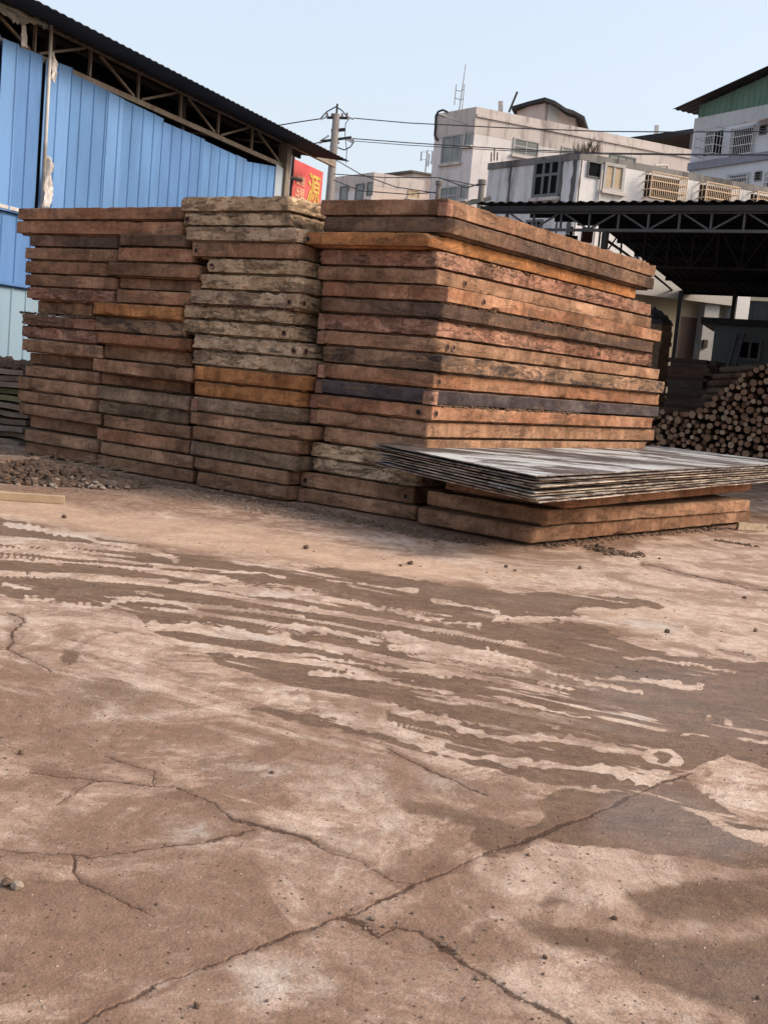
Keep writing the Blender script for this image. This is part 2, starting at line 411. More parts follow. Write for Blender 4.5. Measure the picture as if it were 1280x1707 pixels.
    hole = np.maximum(hole, streak * inband * dens)
    mud2 = mud * (1 - hole)
    mud2 = np.clip(mud2 - .14 * sstep(0.0, .35, fbm(X * 2.1, Y * 2.1, 77, 4)) , 0, 1)
    # cracks and the cast joint
    crack = np.zeros(n); smear = np.zeros(n)
    CR = [([(60, 1732), (125, 1705), (370, 1600), (560, 1530), (640, 1495), (715, 1465), (805, 1425), (890, 1395), (990, 1355), (1080, 1318), (1150, 1290)], 2.2, 7),
          ([(175, 1255), (255, 1285), (260, 1310), (310, 1318), (355, 1338), (390, 1368), (450, 1382), (515, 1400), (575, 1430), (640, 1462), (690, 1475)], 1.8, 8),
          ([(-200, 1405), (0, 1417), (85, 1425), (150, 1428), (220, 1420), (300, 1408), (370, 1398), (425, 1383)], 1.5, 4),
          ([(118, 1430), (132, 1465), (150, 1475), (190, 1492), (220, 1510), (255, 1525)], 1.5, 6),
          ([(45, 1285), (125, 1295), (200, 1305), (260, 1311)], 1.0, 3),
          ([(560, 1530), (590, 1545), (625, 1562), (655, 1546), (695, 1556), (735, 1578), (780, 1605), (825, 1637), (860, 1660), (910, 1677), (960, 1705), (1010, 1740)], 2.0, 5),
          ([(10, 1020), (40, 1035), (20, 1050), (22, 1070), (10, 1080), (50, 1102), (85, 1120)], 1.6, 5),
          ([(640, 1245), (670, 1260), (720, 1287), (780, 1312), (815, 1325)], 1.0, 3),
          ([(1070, 940), (1165, 962), (1265, 982), (1400, 1000)], 1.0, 2), ([(1195, 1080), (1255, 1095)], .8, 1), ([(95, 1340), (160, 1300)], .5, 1)]
    for i, (p, w, s_) in enumerate(CR):
        add(crack, line(p, w, .3, cx_, cy_, seed=60 + i, vary=.9)); add(smear, line(p, s_ * 1.25, 6, wx, wy, seed=80 + i, vary=1.0), .75)
    add(crack, poly([(562, 1524), (600, 1535), (622, 1558), (600, 1548), (575, 1540)], 2, cx_, cy_)); add(crack, poly([(708, 1560), (735, 1568), (760, 1585), (735, 1586)], 2, cx_, cy_), .9)
    add(smear, line([(340, 1330), (385, 1362), (440, 1385)], 11, 7), .7); add(smear, line([(700, 1470), (800, 1425), (900, 1390)], 13, 6), .7)
    add(smear, poly([(-100, 1490), (60, 1465), (150, 1478), (110, 1495), (0, 1502)], 10), .35)
    # soil and grit along the foot of the stacks
    dirt = poly([(-300, 720), (0, 745), (160, 780), (330, 802), (500, 838), (690, 868), (886, 905), (1210, 872), (1290, 860), (1290, 868), (1215, 888), (1100, 895), (1060, 905), (1050, 930), (985, 926), (965, 908), (886, 920), (790, 912), (700, 893), (560, 868), (430, 853), (320, 846), (235, 852), (170, 858), (118, 832), (0, 818), (-300, 800)], 4)
    dirt = dirt * np.clip(.75 + 1.2 * fbm(X * 1.6, Y * 1.6, 55, 4), 0, 1)
    add(dirt, line([(130, 840), (190, 848)], 3, 2), .8)
    add(dirt, line([(1185, 902), (1265, 912)], 1.5, 1), .6)
    add(dirt, line([(880, 915), (960, 905)], 4, 3), .7)
    # pale bluish patches: wet reflection and paint put into the colour
    blue = np.zeros(n)
    for p, w in [([(111, 975), (170, 975), (185, 989), (120, 990)], 2), ([(420, 985), (528, 992), (524, 1003), (410, 993)], 3), ([(350, 1053), (400, 1055), (458, 1062), (430, 1077), (365, 1068)], 6),
                 ([(1040, 1032), (1160, 1045), (1120, 1053), (1050, 1043)], 5), ([(1030, 1108), (1110, 1120), (1165, 1132), (1060, 1135)], 8), ([(1010, 1183), (1090, 1198), (1060, 1204), (1015, 1192)], 6),
                 ([(980, 1205), (1080, 1225), (1040, 1228), (985, 1215)], 6), ([(700, 1290), (790, 1310), (880, 1335), (800, 1335), (720, 1312)], 14), ([(265, 1372), (340, 1365), (345, 1400), (290, 1403)], 14),
                 ([(690, 1570), (740, 1578), (720, 1592), (690, 1585)], 6), ([(340, 1268), (470, 1285), (440, 1310), (360, 1300)], 22), ([(400, 1610), (520, 1600), (560, 1650), (440, 1660)], 26), ([(800, 1190), (860, 1205), (830, 1215)], 8),
                 ([(0, 865), (120, 885), (200, 905), (0, 900)], 14)]:
        add(blue, poly(p, w), .8)
    # sheen: where the mud is still wet
    wet = np.zeros(n)
    add(wet, poly([(1000, 1330), (1120, 1310), (1230, 1370), (1280, 1420), (1180, 1430), (1060, 1410), (985, 1385)], 26), .9)
    add(wet, poly([(1000, 1100), (1300, 1110), (1300, 1250), (1150, 1240), (980, 1180)], 40), .5)
    add(wet, poly([(1090, 1580), (1300, 1590), (1300, 1720), (1180, 1690)], 40), .35)
    add(wet, poly([(640, 965), (860, 992), (960, 1000), (930, 1018), (720, 990)], 12), .3)
    # clean tan sweep of concrete beyond the tracks
    tan = poly([(-300, 815), (0, 828), (110, 838), (240, 862), (430, 880), (560, 905), (700, 935), (900, 960), (700, 965), (480, 935), (300, 912), (200, 895), (100, 873), (0, 855), (-300, 830)], 12)
    add(tan, poly([(960, 1015), (1100, 1005), (1130, 1030), (1000, 1030)], 5), .5)
    pale = np.zeros(n); add(pale, hole, .8)
    for p, s_, k_ in [([(700, 925), (880, 925), (1290, 903), (1500, 900), (1500, 1090), (1290, 1094), (1140, 1088), (1060, 1062), (1000, 1020), (940, 985), (760, 955)], 14, .6), ([(900, 1400), (1080, 1425), (1190, 1445), (1290, 1460), (1200, 1470), (1040, 1480), (1030, 1520), (900, 1520), (820, 1490), (800, 1440)], 22, .55), ([(390, 1600), (520, 1590), (560, 1640), (460, 1670)], 26, .55),
                     ([(560, 1150), (700, 1215), (880, 1290), (920, 1300), (860, 1310), (700, 1250), (560, 1190)], 14, .5), ([(290, 1010), (420, 1040), (480, 1070), (330, 1060), (240, 1035)], 14, .5), ([(0, 1000), (120, 1010), (230, 1040), (300, 1100), (120, 1060), (0, 1060)], 20, .45), ([(850, 1590), (1000, 1640), (1060, 1700), (900, 1700), (820, 1640)], 26, .45), ([(500, 1390), (640, 1400), (680, 1450), (560, 1420)], 20, .4)]:
        add(pale, poly(p, s_), k_)
    film = np.zeros(n)
    for p, s_, k_ in [([(-300, 1110), (120, 1120), (330, 1140), (560, 1190), (700, 1260), (860, 1330), (830, 1400), (640, 1400), (480, 1340), (300, 1260), (120, 1270), (-300, 1240)], 60, .55), ([(-300, 1420), (300, 1440), (560, 1470), (700, 1480), (560, 1560), (380, 1620), (160, 1720), (-300, 1740)], 50, .6), ([(640, 1500), (900, 1480), (1100, 1530), (1300, 1640), (1300, 1750), (700, 1750), (500, 1620)], 70, .5), ([(-400, 1060), (300, 1120), (640, 1240), (860, 1320), (1000, 1420), (1400, 1450), (1400, 1800), (-400, 1800)], 50, .5), ([(640, 1290), (900, 1340), (980, 1430), (760, 1440), (600, 1380)], 50, .6)]:
        add(film, poly(p, s_), k_)
    film = np.clip(film * (1 + 2.6 * fbm(X * 1.7, Y * 1.7, 801, 5, .65) + 1.2 * fbm(X * 7, Y * 7, 811, 4, .6)), 0, 1)
    # real relief
    Z = 0.012 * fbm(X * .7, Y * .7, 9, 3) + 0.004 * fbm(X * 9, Y * 9, 19, 4)
    Z -= 0.0035 * crack + 0.0015 * mud2 - .006 * dirt * (fbm(X * 20, Y * 20, 23, 3) + .4)
    Z += mud2 * .006 * fbm(gx * 16, gy * 5, 91, 3)
    Z[(Y > 40) | (Y < 0) | (np.abs(X) > 30)] = 0
    R, Cn = len(ys), len(xs)
    co = np.stack([X, Y, Z], 1).astype(np.float32).ravel()
    i = np.arange(R - 1)[:, None] * Cn + np.arange(Cn - 1)[None, :]
    q = np.stack([i, i + 1, i + Cn + 1, i + Cn], -1).reshape(-1)
    me = bpy.data.meshes.new("ground"); nf = (R - 1) * (Cn - 1)
    me.vertices.add(n); me.vertices.foreach_set('co', co)
    me.loops.add(nf * 4); me.loops.foreach_set('vertex_index', q.astype(np.int32))
    me.polygons.add(nf); me.polygons.foreach_set('loop_start', np.arange(0, nf * 4, 4, dtype=np.int32))
    me.polygons.foreach_set('use_smooth', np.ones(nf, bool))
    me.update(calc_edges=True)
    for nm, a in (('mud', mud2), ('crack', crack), ('smear', smear), ('dirt', dirt), ('bare', blue), ('wet', wet), ('swept', tan), ('film', film * (1 - hole)), ('pale', pale)):
        at = me.attributes.new(nm, 'FLOAT', 'POINT'); at.data.foreach_set('value', a.astype(np.float32))
    o = bpy.data.objects.new("ground", me); COL.objects.link(o); tag(o, kind='structure')
    t = NT('yard_ground')
    v = t.coord(rnd=False)
    A = lambda nm: t.new('ShaderNodeAttribute', attribute_name=nm).outputs['Fac']
    n1 = t.noise(v, 0.55, 6, 0.6, 0.3); n2 = t.noise(v, 3.2, 8, 0.7, 0.5); n3 = t.noise(v, 17, 6, 0.7); n4 = t.noise(v, 95, 4, 0.7)
    va = t.coord((0.55, 1.9, 1), rnd=False, rot=(0, 0, R_(-28))); n5 = t.noise(va, 5.0, 6, 0.75, 1.0)
    base = t.mix(t.rng(n1, .38, .62), (0.275, 0.205, 0.160), (0.160, 0.112, 0.086))
    base = t.mix(t.rng(n2, .50, .64, 0, .75), base, (0.135, 0.090, 0.068))
    base = t.mix(t.rng(n2, .46, .34, 0, .6), base, (0.33, 0.262, 0.218))
    n7 = t.noise(v, 1.3, 10, 0.74, 1.4)
    n6 = t.noise(v, 8.5, 7, 0.72, .8)
    base = t.mix(t.rng(n6, .52, .62, 0, .55), base, (0.125, 0.085, 0.066))
    base = t.mix(t.rng(n6, .46, .38, 0, .40), base, (0.335, 0.28, 0.24))
    base = t.mix(t.rng(n7, .48, .56, 0, .82), base, (0.118, 0.077, 0.055))
    base = t.mix(t.rng(n7, .45, .36, 0, .65), base, (0.345, 0.295, 0.258))
    base = t.mix(t.math('MULTIPLY', A('film'), t.rng(n2, .30, .60, .35, 1)), base, (0.122, 0.080, 0.058))
    base = t.mix(t.rng(n5, .53, .66, 0, .6), base, (0.145, 0.092, 0.066))
    base = t.mix(t.math('MULTIPLY', A('pale'), t.rng(n7, .60, .44, .35, 1)), base, t.mix(t.rng(n6, .4, .6), (0.33, 0.272, 0.230), (0.265, 0.205, 0.165)))
    base = t.mix(t.math('MULTIPLY', A('swept'), .85), base, t.mix(t.rng(n2, .35, .65), (0.29, 0.213, 0.160), (0.235, 0.165, 0.12)))
    base = t.mix(t.math('MULTIPLY', A('bare'), t.rng(n7, .56, .42, .1, .85)), base, (0.27, 0.248, 0.225))  # pale tone of the wet-reflection and paint patches
    nn = t.math('ADD', t.math('MULTIPLY', n2, .5), t.math('MULTIPLY', n3, .5))
    mm = t.math('ADD', A('mud'), t.math('MULTIPLY', t.math('SUBTRACT', nn, .5), .9))
    mudm = t.rng(mm, .30, .64)
    mudc = t.mix(t.rng(n2, .35, .65), (0.080, 0.052, 0.036), (0.106, 0.071, 0.050))
    mudc = t.mix(t.rng(n5, .45, .6, 0, .7), mudc, (0.064, 0.045, 0.035))
    mudc = t.mix(t.rng(n6, .54, .66, 0, .5), mudc, (0.140, 0.102, 0.080))
    col = t.mix(t.math('MULTIPLY', mudm, .93), base, mudc)
    dc = t.mix(t.rng(n3, .35, .65), (0.075, 0.047, 0.033), (0.175, 0.118, 0.085))
    col = t.mix(t.math('MULTIPLY', A('dirt'), t.rng(n3, .25, .5, .55, 1)), col, dc)
    col = t.mix(t.math('MULTIPLY', A('smear'), t.rng(nn, .38, .58, .3, 1)), col, (0.092, 0.058, 0.042))
    col = t.mix(t.math('MULTIPLY', t.rng(A('crack'), .25, .95, 0, .82), t.rng(n3, .32, .50, .45, 1)), col, (0.036, 0.022, 0.017))
    # grit: dark and pale specks
    vo = t.new('ShaderNodeTexVoronoi'); t.l.new(v, vo.inputs['Vector']); vo.inputs['Scale'].default_value = 42.0
    sx = t.new('ShaderNodeSeparateColor'); t.l.new(vo.outputs['Color'], sx.inputs[0])
    sp = t.math('MULTIPLY', t.rng(vo.outputs['Distance'], .10, .24, 1, 0), t.rng(sx.outputs[0], .86, .90, 0, 1, False))
    sp2 = t.math('MULTIPLY', t.rng(vo.outputs['Distance'], .08, .2, 1, 0), t.rng(sx.outputs[1], .90, .93, 0, 1, False))
    col = t.mix(t.math('MULTIPLY', sp, .8), col, (0.06, 0.037, 0.027))
    col = t.mix(t.math('MULTIPLY', sp2, .8), col, (0.42, 0.36, 0.31))
    col = t.mix(1.0, col, t.ramp(n4, [(0.3, 0.82), (0.5, 1.0), (0.72, 1.18)]), 'MULTIPLY')
    col = t.mix(1.0, col, t.ramp(n3, [(0.3, 0.84), (0.5, 1.0), (0.7, 1.15)]), 'MULTIPLY')
    col = t.mix(1.0, col, (1.72, 1.655, 1.60), 'MULTIPLY')
    wetm = t.math('MULTIPLY', A('wet'), mudm)
    rough = t.math('SUBTRACT', t.math('SUBTRACT', .88, t.math('MULTIPLY', wetm, .48)), t.math('MULTIPLY', A('bare'), .25))
    h = t.math('ADD', t.math('MULTIPLY', n3, 1.0), t.math('MULTIPLY', n4, .5))
    h = t.math('ADD', h, t.math('MULTIPLY', t.math('ADD', sp, sp2), .9))
    h = t.math('ADD', h, t.math('MULTIPLY', n6, .8))
    nrm = t.bump(h, .8, .014)
    m_ = t.fin(col, rough, nrm, 0, .1); t.l.new(t.math('ADD', .06, t.math('MULTIPLY', wetm, .6)), t.bsdf.inputs['Specular IOR Level']); me.materials.append(m_)
build_ground()
# ================================================================== SLAB STACKS
AZ = 34.7
O3 = Vector((0.327, 12.626, 0))
UU = Vector((math.sin(R_(AZ)), math.cos(R_(AZ)), 0))       # away, along the slabs' length
VV = Vector((-math.cos(R_(AZ)), math.sin(R_(AZ)), 0))      # to the left, across the slabs' ends
PITCHZ = 0.1774
TOPZ = 3.371
SM = {
 'umber': slab_mat('slab_umber', (0.175, 0.105, 0.068), (0.235, 0.15, 0.10), (0.075, 0.048, 0.034), .5),
 'dark': slab_mat('slab_dark', (0.085, 0.062, 0.052), (0.15, 0.098, 0.068), (0.045, 0.035, 0.032), .5, (0.20, 0.15, 0.105)),
 'orange': slab_mat('slab_orange', (0.26, 0.128, 0.060), (0.33, 0.17, 0.078), (0.13, 0.062, 0.034), .35, None, .6),
 'rust': slab_mat('slab_rust', (0.225, 0.120, 0.074), (0.28, 0.17, 0.112), (0.11, 0.06, 0.038), .4),
 'brown': slab_mat('slab_brown', (0.22, 0.135, 0.088), (0.29, 0.19, 0.128), (0.115, 0.068, 0.046), .4),
 'redbrown': slab_mat('slab_redbrown', (0.225, 0.125, 0.09), (0.28, 0.175, 0.13), (0.12, 0.06, 0.045), .5, (0.30, 0.21, 0.16), .5, .6),
 'tan': slab_mat('slab_tan', (0.32, 0.245, 0.165), (0.39, 0.305, 0.21), (0.19, 0.13, 0.085), .25, (0.41, 0.34, 0.24), .4, .7),
 'green': slab_mat('slab_greenish', (0.315, 0.245, 0.175), (0.40, 0.32, 0.235), (0.15, 0.115, 0.075), .3, (0.40, 0.33, 0.25), .4, .8),
 'grey': slab_mat('slab_grey', (0.150, 0.112, 0.082), (0.225, 0.17, 0.122), (0.07, 0.054, 0.043), .5, (0.28, 0.23, 0.17), .5),
 'black': slab_mat('slab_black', (0.058, 0.050, 0.055), (0.085, 0.075, 0.075), (0.15, 0.09, 0.065), .3, None, .3),
 'patch': slab_mat('slab_patchy', (0.28, 0.185, 0.125), (0.20, 0.14, 0.095), (0.052, 0.045, 0.045), 1.0, None, .6, .5),
}
M_HOLE = simple('hole_shade', (0.016, 0.011, 0.009), .95, .2)
M_PLATE = slab_mat('corner_plate', (0.20, 0.115, 0.085), (0.25, 0.16, 0.12), (0.10, 0.06, 0.05), .5)
M_DIRT = simple('loose_soil', (0.17, 0.105, 0.07), .95, .45, 30, bump=.9)

def slab(sr, sl, t0, z0, L, th, mat, rnd, rough, label, corner=.045, yaw=0.0, tilt=(0, 0), group=None, name='stacked_slab', edge=.014, sag=0.0):
    """one thick slab, its near end at t0 and from sr to sl across; built in its own frame and turned into place"""
    w = sl - sr; rg = random.Random(rnd)
    def arc(cx, cy, r, a0):
        return [(cx + r * math.cos(a0 + k * math.pi / 8), cy + r * math.sin(a0 + k * math.pi / 8)) for k in range(5)]
    hx = w / 2; c = corner
    key = arc(hx - c, c, c, -math.pi / 2) + arc(hx - c, L - c, c, 0) + arc(-hx + c, L - c, c, math.pi / 2) + arc(-hx + c, c, c, math.pi)
    ring = []
    for i, a in enumerate(key):
        b = key[(i + 1) % len(key)]; d = math.hypot(b[0] - a[0], b[1] - a[1]); n = max(1, int(d / (.05 if rough < .6 else .03)))
        for k in range(n): ring.append((a[0] + (b[0] - a[0]) * k / n, a[1] + (b[1] - a[1]) * k / n))
    N = len(ring); e = edge
    prof = [(.085, 0), (.075, .019), (.004, .024), (0, th * .33), (0, th * .66), (0, th - e), (e * .8, th), (e + .06, th)]
    if rough > .6: prof = [(.085, 0), (.075, .019)] + [(0, .024 + (th - e - .024) * q_ / 7) for q_ in range(8)] + [(e * .8, th), (e + .06, th)]
    NP = len(prof); LO = 2; HI = NP - 3
    vs = []; sd = rnd * 3.17
    groove = set(rg.sample(range(N), 5)); gd = {g: rg.uniform(.003, .008) for g in groove}
    bites = [(rg.choice(ring), rg.uniform(.05, .16), rg.uniform(.01, .035)) for _ in range(int(4 + rough * 22))]
    cxm, cym = 0, L / 2
    for j, (ins, z) in enumerate(prof):
        for i, (x, y) in enumerate(ring):
            # outward direction of the ring at this point
            a = ring[i - 1]; b = ring[(i + 1) % N]; dx, dy = b[0] - a[0], b[1] - a[1]; q = math.hypot(dx, dy) or 1
            nx, ny = dy / q, -dx / q
            p = Vector((x * 5 + sd, y * 5, z * 9 + rnd))
            dn = mnoise.noise(p) * .006 + mnoise.noise(p * 3.1) * .004 * (1 + 3.4 * rough) + rough * .018 * mnoise.noise(p * .9) + (.013 * mnoise.noise(p * 6.5) + .010 * mnoise.noise(p * 2.3 + Vector((5, 1, 2))) if rough > .6 else 0)
            g = gd.get(i, 0) if LO <= j <= NP - 2 else 0
            bt = 0; zb = 0
            if j in (HI, HI + 1, LO):
                for (bx, by), br, bd in bites:
                    dd = math.hypot(bx - x, by - y)
                    if dd < br and ((rnd + int(bx * 31)) % 2 == (0 if j > LO else 1)): bt += bd * (1 - dd / br) * .7; zb += bd * (1 - dd / br) * (.5 if j > LO else -.2)
            o = -ins + dn - g - bt
            zz = z - zb + (mnoise.noise(p * 1.7 + Vector((9, 3, 1))) * .004 * (1 + 2.0 * rough) if j >= HI else (mnoise.noise(p * 1.3) * .003 if j == LO else 0))
            zz += -sag * math.sin(math.pi * min(max(y / L, 0), 1))
            vs.append((x + nx * o, y + ny * o, zz))
    fs = []
    for j in range(len(prof) - 1):
        for i in range(N):
            fs.append((j * N + i, j * N + (i + 1) % N, (j + 1) * N + (i + 1) % N, (j + 1) * N + i))
    fs.append(tuple(reversed(range(N)))); fs.append(tuple(range((len(prof) - 1) * N, len(prof) * N)))
    me = bpy.data.meshes.new(name); me.from_pydata(vs, [], fs); me.materials.append(mat)
    me.polygons.foreach_set('use_smooth', [len(f) == 4 for f in fs]); me.update(); me.set_sharp_from_angle(angle=R_(28))
    o = bpy.data.objects.new(name, me); COL.objects.link(o)
    P = O3 + VV * ((sr + sl) / 2) + UU * t0
    o.location = (P.x, P.y, z0); o.rotation_euler = (tilt[0], tilt[1], -R_(AZ) + yaw)
    tag(o, label, 'slab', group, 'thing')
    o['_w'] = w
    return o
def on_slab(o, name, vs, fs, mat, label=None, smooth=False):
    me = bpy.data.meshes.new(name); me.from_pydata(vs, [], fs); me.materials.append(mat)
    if smooth: me.polygons.foreach_set('use_smooth', [True] * len(me.polygons))
    c = bpy.data.objects.new(name, me); COL.objects.link(c); c.parent = o
    if label: c['label'] = label
    return c
def hole(o, face, p, z, r=.026):
    """a lifting hole: raised rusty lip around a dark recess. face 'front' (p = x) or 'side' (p = distance from the near corner)"""
    w = o['_w']; n = 14
    def pt(a, rr, out):
        if face == 'front': return (p + rr * math.cos(a), -.006 - out, z + rr * math.sin(a))
        return (w / 2 + .006 + out, p + rr * math.cos(a), z + rr * math.sin(a))
    vs = []
    for rr, out in ((r * 1.35, 0), (r * 1.28, .006), (r * 1.02, .006), (r * .98, -.0)):
        vs += [pt(2 * math.pi * k / n, rr, out) for k in range(n)]
    fs = [(j * n + k, j * n + (k + 1) % n, (j + 1) * n + (k + 1) % n, (j + 1) * n + k) for j in range(3) for k in range(n)]
    rim = on_slab(o, 'lifting_hole', vs, fs, M_PLATE, smooth=True)
    vs = [pt(2 * math.pi * k / n, r, .001) for k in range(n)]
    on_slab(rim, 'shade_disc', vs, [tuple(range(n))], M_HOLE)  # flat disc, dark colour stands for the shade inside the hole
def plate(o, side, wd, th):
    """steel corner plate wrapped round one near corner"""
    w = o['_w']; hx = w / 2; s = 1 if side == 'right' else -1; k = .011
    xs = [(hx - wd, -k), (hx - .03, -k), (hx - .006, -.004 + .006), (hx + k, .03), (hx + k, wd * .8)]
    vs = []
    for z in (.012, th - .012):
        for x, y in xs: vs.append((s * x, y, z))
    for z in (.012, th - .012):
        for x, y in ((hx - wd, .02), (hx - .03, .02), (hx - .03, .02), (hx - .03, .03), (hx - .02, wd * .8)): vs.append((s * x, y, z))
    m = 5
    fs = [(i, i + 1, m + i + 1, m + i) for i in range(4)] + [(i, 2 * m + i, 2 * m + i + 1, i + 1) for i in range(4)] + [(m + i, m + i + 1, 3 * m + i + 1, 3 * m + i) for i in range(4)] + [(0, m, 3 * m, 2 * m), (4, 2 * m + 4, 3 * m + 4, m + 4)]
    on_slab(o, 'corner_plate', vs, fs, M_PLATE)

ORD = ['topmost', 'second from the top', 'third from the top', 'fourth from the top', 'fifth from the top', 'sixth from the top', 'seventh from the top', 'eighth from the top', 'ninth from the top', 'tenth, the middle one',
       'ninth from the bottom', 'eighth from the bottom', 'seventh from the bottom', 'sixth from the bottom', 'fifth from the bottom', 'fourth from the bottom', 'third from the bottom', 'second from the bottom', 'bottom']
CN = {'umber': 'umber brown', 'dark': 'dark mottled', 'orange': 'orange', 'rust': 'rusty orange-brown', 'brown': 'mid-brown', 'redbrown': 'rough red-brown', 'tan': 'pale tan', 'green': 'greenish-grey crusted', 'grey': 'grey-brown', 'black': 'blue-black', 'patch': 'black-blotched tan'}
TD = [(-0.04,1.63,0.01), (-0.05,1.61,0.02), (0.06,1.71,-0.13), (0.03,1.61,0.03), (0.02,1.62,0.03), (-0.15,1.50,-0.00), (-0.12,1.52,-0.00), (-0.04,1.56,0.04), (-0.08,1.53,0.01), (-0.15,1.42,0.01), (-0.08,1.47,-0.01), (-0.10,1.47,-0.03), (-0.10,1.55,-0.01), (-0.04,1.55,0.02), (-0.06,1.37,0.03), (0.01,1.50,0.00), (0.03,1.49,0.03), (0.06,1.62,0.04), (0.00,1.63,0.02)]
TC = [(1.90,3.60,-0.19), (1.88,3.52,-0.19), (1.72,3.46,-0.22), (1.72,3.35,-0.19), (1.64,3.07,-0.20), (1.60,3.15,-0.21), (1.64,3.30,-0.22), (1.77,3.45,-0.18), (1.73,3.40,-0.20), (1.58,3.24,-0.19), (1.48,3.24,-0.18), (1.48,3.18,-0.19), (1.56,3.19,-0.18), (1.56,3.18,-0.20), (1.38,3.22,-0.18), (1.51,3.12,-0.20), (1.50,3.16,-0.18), (1.64,3.07,-0.18), (1.64,3.01,-0.22)]
TB = [None, None, (3.48,4.74,-0.10), (3.43,4.73,-0.10), (3.27,4.88,-0.12), (3.36,4.77,0.01), (3.39,4.67,-0.13), (3.47,5.01,-0.18), (3.42,5.01,-0.12), (3.32,4.97,-0.13), (3.39,4.94,-0.02), (3.22,4.96,-0.18), (3.42,5.00,0.02), (3.27,4.90,-0.14), (3.31,4.90,-0.10), (3.23,4.75,-0.12), (3.21,4.84,-0.14), (3.16,4.78,-0.13), (3.15,4.84,-0.11)]
TA = [(3.70,6.81,-0.04), (3.68,6.83,-0.03), (4.85,6.57,0.00), (4.82,6.63,-0.02), (5.02,6.65,-0.01), (4.81,6.61,-0.01), (4.82,6.53,-0.02), (5.36,6.45,0.11), (5.09,6.63,-0.03), (5.11,6.59,-0.02), (4.97,6.57,-0.02), (5.34,6.61,0.14), (5.01,6.49,-0.01), (5.04,6.64,0.00), (5.04,6.67,-0.00), (4.95,6.60,0.01), (5.12,6.50,0.13), (4.90,6.43,-0.04), (4.98,6.42,-0.00)]
CD = 'umber dark orange redbrown brown rust dark redbrown brown patch rust black rust brown brown tan green brown umber'.split()
CC = 'tan tan green brown tan tan green tan tan green green orange orange grey brown umber grey umber umber'.split()
CB = 'x x dark rust umber umber rust orange patch rust umber brown umber grey grey umber rust brown umber'.split()
CA = 'rust rust dark brown umber brown redbrown umber redbrown redbrown brown umber brown brown brown brown umber brown umber'.split()
LD = [5.46, 5.48, 5.27, 5.63, 5.64, 5.67, 5.53, 5.67, 5.97, 5.99, 6.04, 6.09, 5.85, 6.11, 5.8, 5.8, 5.8, 5.8, 5.8]
ROUGH = {'tan': .9, 'green': 1.0, 'redbrown': .7, 'patch': .3}
STN = {'D': 'the tall stack on the right', 'C': 'the pale-topped stack left of the red sign', 'B': 'the second stack from the left', 'A': 'the leftmost stack'}
GRP = {'D': 'slabs piled in the right-hand stack', 'C': 'slabs piled in the pale-topped stack', 'B': 'slabs piled in the second stack', 'A': 'slabs piled in the leftmost stack'}
EXTRA = {('D', 1): '', ('D', 3): ' jutting left', ('C', 1): '', ('A', 1): ' spanning two stacks', ('A', 2): ' spanning two stacks'}
rgen = random.Random(8)
SL = {}
for st, T, CO in (('D', TD, CD), ('C', TC, CC), ('B', TB, CB), ('A', TA, CA)):
    TOPZ, PITCHZ = {'D': (3.371, .1774), 'C': (3.385, .1781), 'B': (3.305, .1739), 'A': (3.290, .1731)}[st]
    for i, row in enumerate(T):
        if row is None: continue
        sr, sl, t0 = row; th = PITCHZ - rgen.uniform(.002, .008)
        if st == 'A' and i == 8: th -= .01
        jz = random.Random(ord(st) * 100 + i + 1).uniform(-.011, .011) if i < 18 else 0; jt = random.Random(ord(st) * 100 + i).uniform(-.011, .011) if i else 0
        z0 = max(0.004, TOPZ - PITCHZ * (i + 1) + .002 + jz); th += jt - jz
        c = CO[i]; rough = ROUGH.get(c, rgen.uniform(.1, .4))
        ln = LD[i] if st == 'D' else rgen.uniform(5.5, 5.95)
        od = ORD[i]
        if st == 'D' and i == 18: pass
        lab = ('long %s slab spanning the two leftmost stacks, %s' % (CN[c], od)) if st == 'A' and i < 2 else '%s slab, %s in %s%s' % (CN[c], od, STN[st], EXTRA.get((st, i + 1), ''))
        yaw = 0 if st == 'D' else R_(rgen.uniform(-.4, .4))
        o = slab(sr, sl, t0, z0, ln, th, SM[c], 11 + i * 7 + ord(st) * 3, rough, lab, corner=(.07 if (st, i) in (('D', 15), ('D', 16), ('C', 14)) else rgen.choice((.012, .02, .03, .05, .08))), yaw=yaw,
                 tilt=(0, R_(rgen.uniform(-.18, .18))), group=GRP[st], edge=.016 if rough > .6 else .009)
        SL[(st, i + 1)] = o
for k, side in ((('D', 8), 'left'), (('D', 12), 'left'), (('D', 12), 'right'), (('D', 13), 'left'), (('D', 14), 'left'), (('D', 1), 'right'), (('D', 9), 'left'), (('D', 19), 'left'), (('D', 11), 'left'), (('C', 14), 'left')):
    plate(SL[k], side, .11, .16)
for k, face, p, z in ((('D', 3), 'front', -.76, .075), (('D', 11), 'side', .10, .085), (('D', 12), 'side', .03, .08), (('D', 13), 'side', .07, .085), (('D', 13), 'front', .66, .085), (('D', 18), 'front', -.70, .085), (('D', 18), 'front', .68, .085),
                      (('D', 11), 'front', -.70, .09), (('C', 7), 'front', .70, .085), (('C', 7), 'side', .09, .085), (('C', 10), 'front', .74, .085), (('C', 10), 'side', .09, .085), (('C', 2), 'front', -.75, .085), (('C', 4), 'front', -.74, .085),
                      (('C', 5), 'front', -.64, .085), (('C', 9), 'front', .74, .085), (('D', 9), 'side', .18, .085), (('D', 9), 'side', .30, .085), (('D', 8), 'side', 3.9, .085), (('D', 5), 'side', .55, .085), (('D', 6), 'side', .72, .085)):
    hole(SL[k], face, p, z, .028 if k != ('C', 7) else .024)

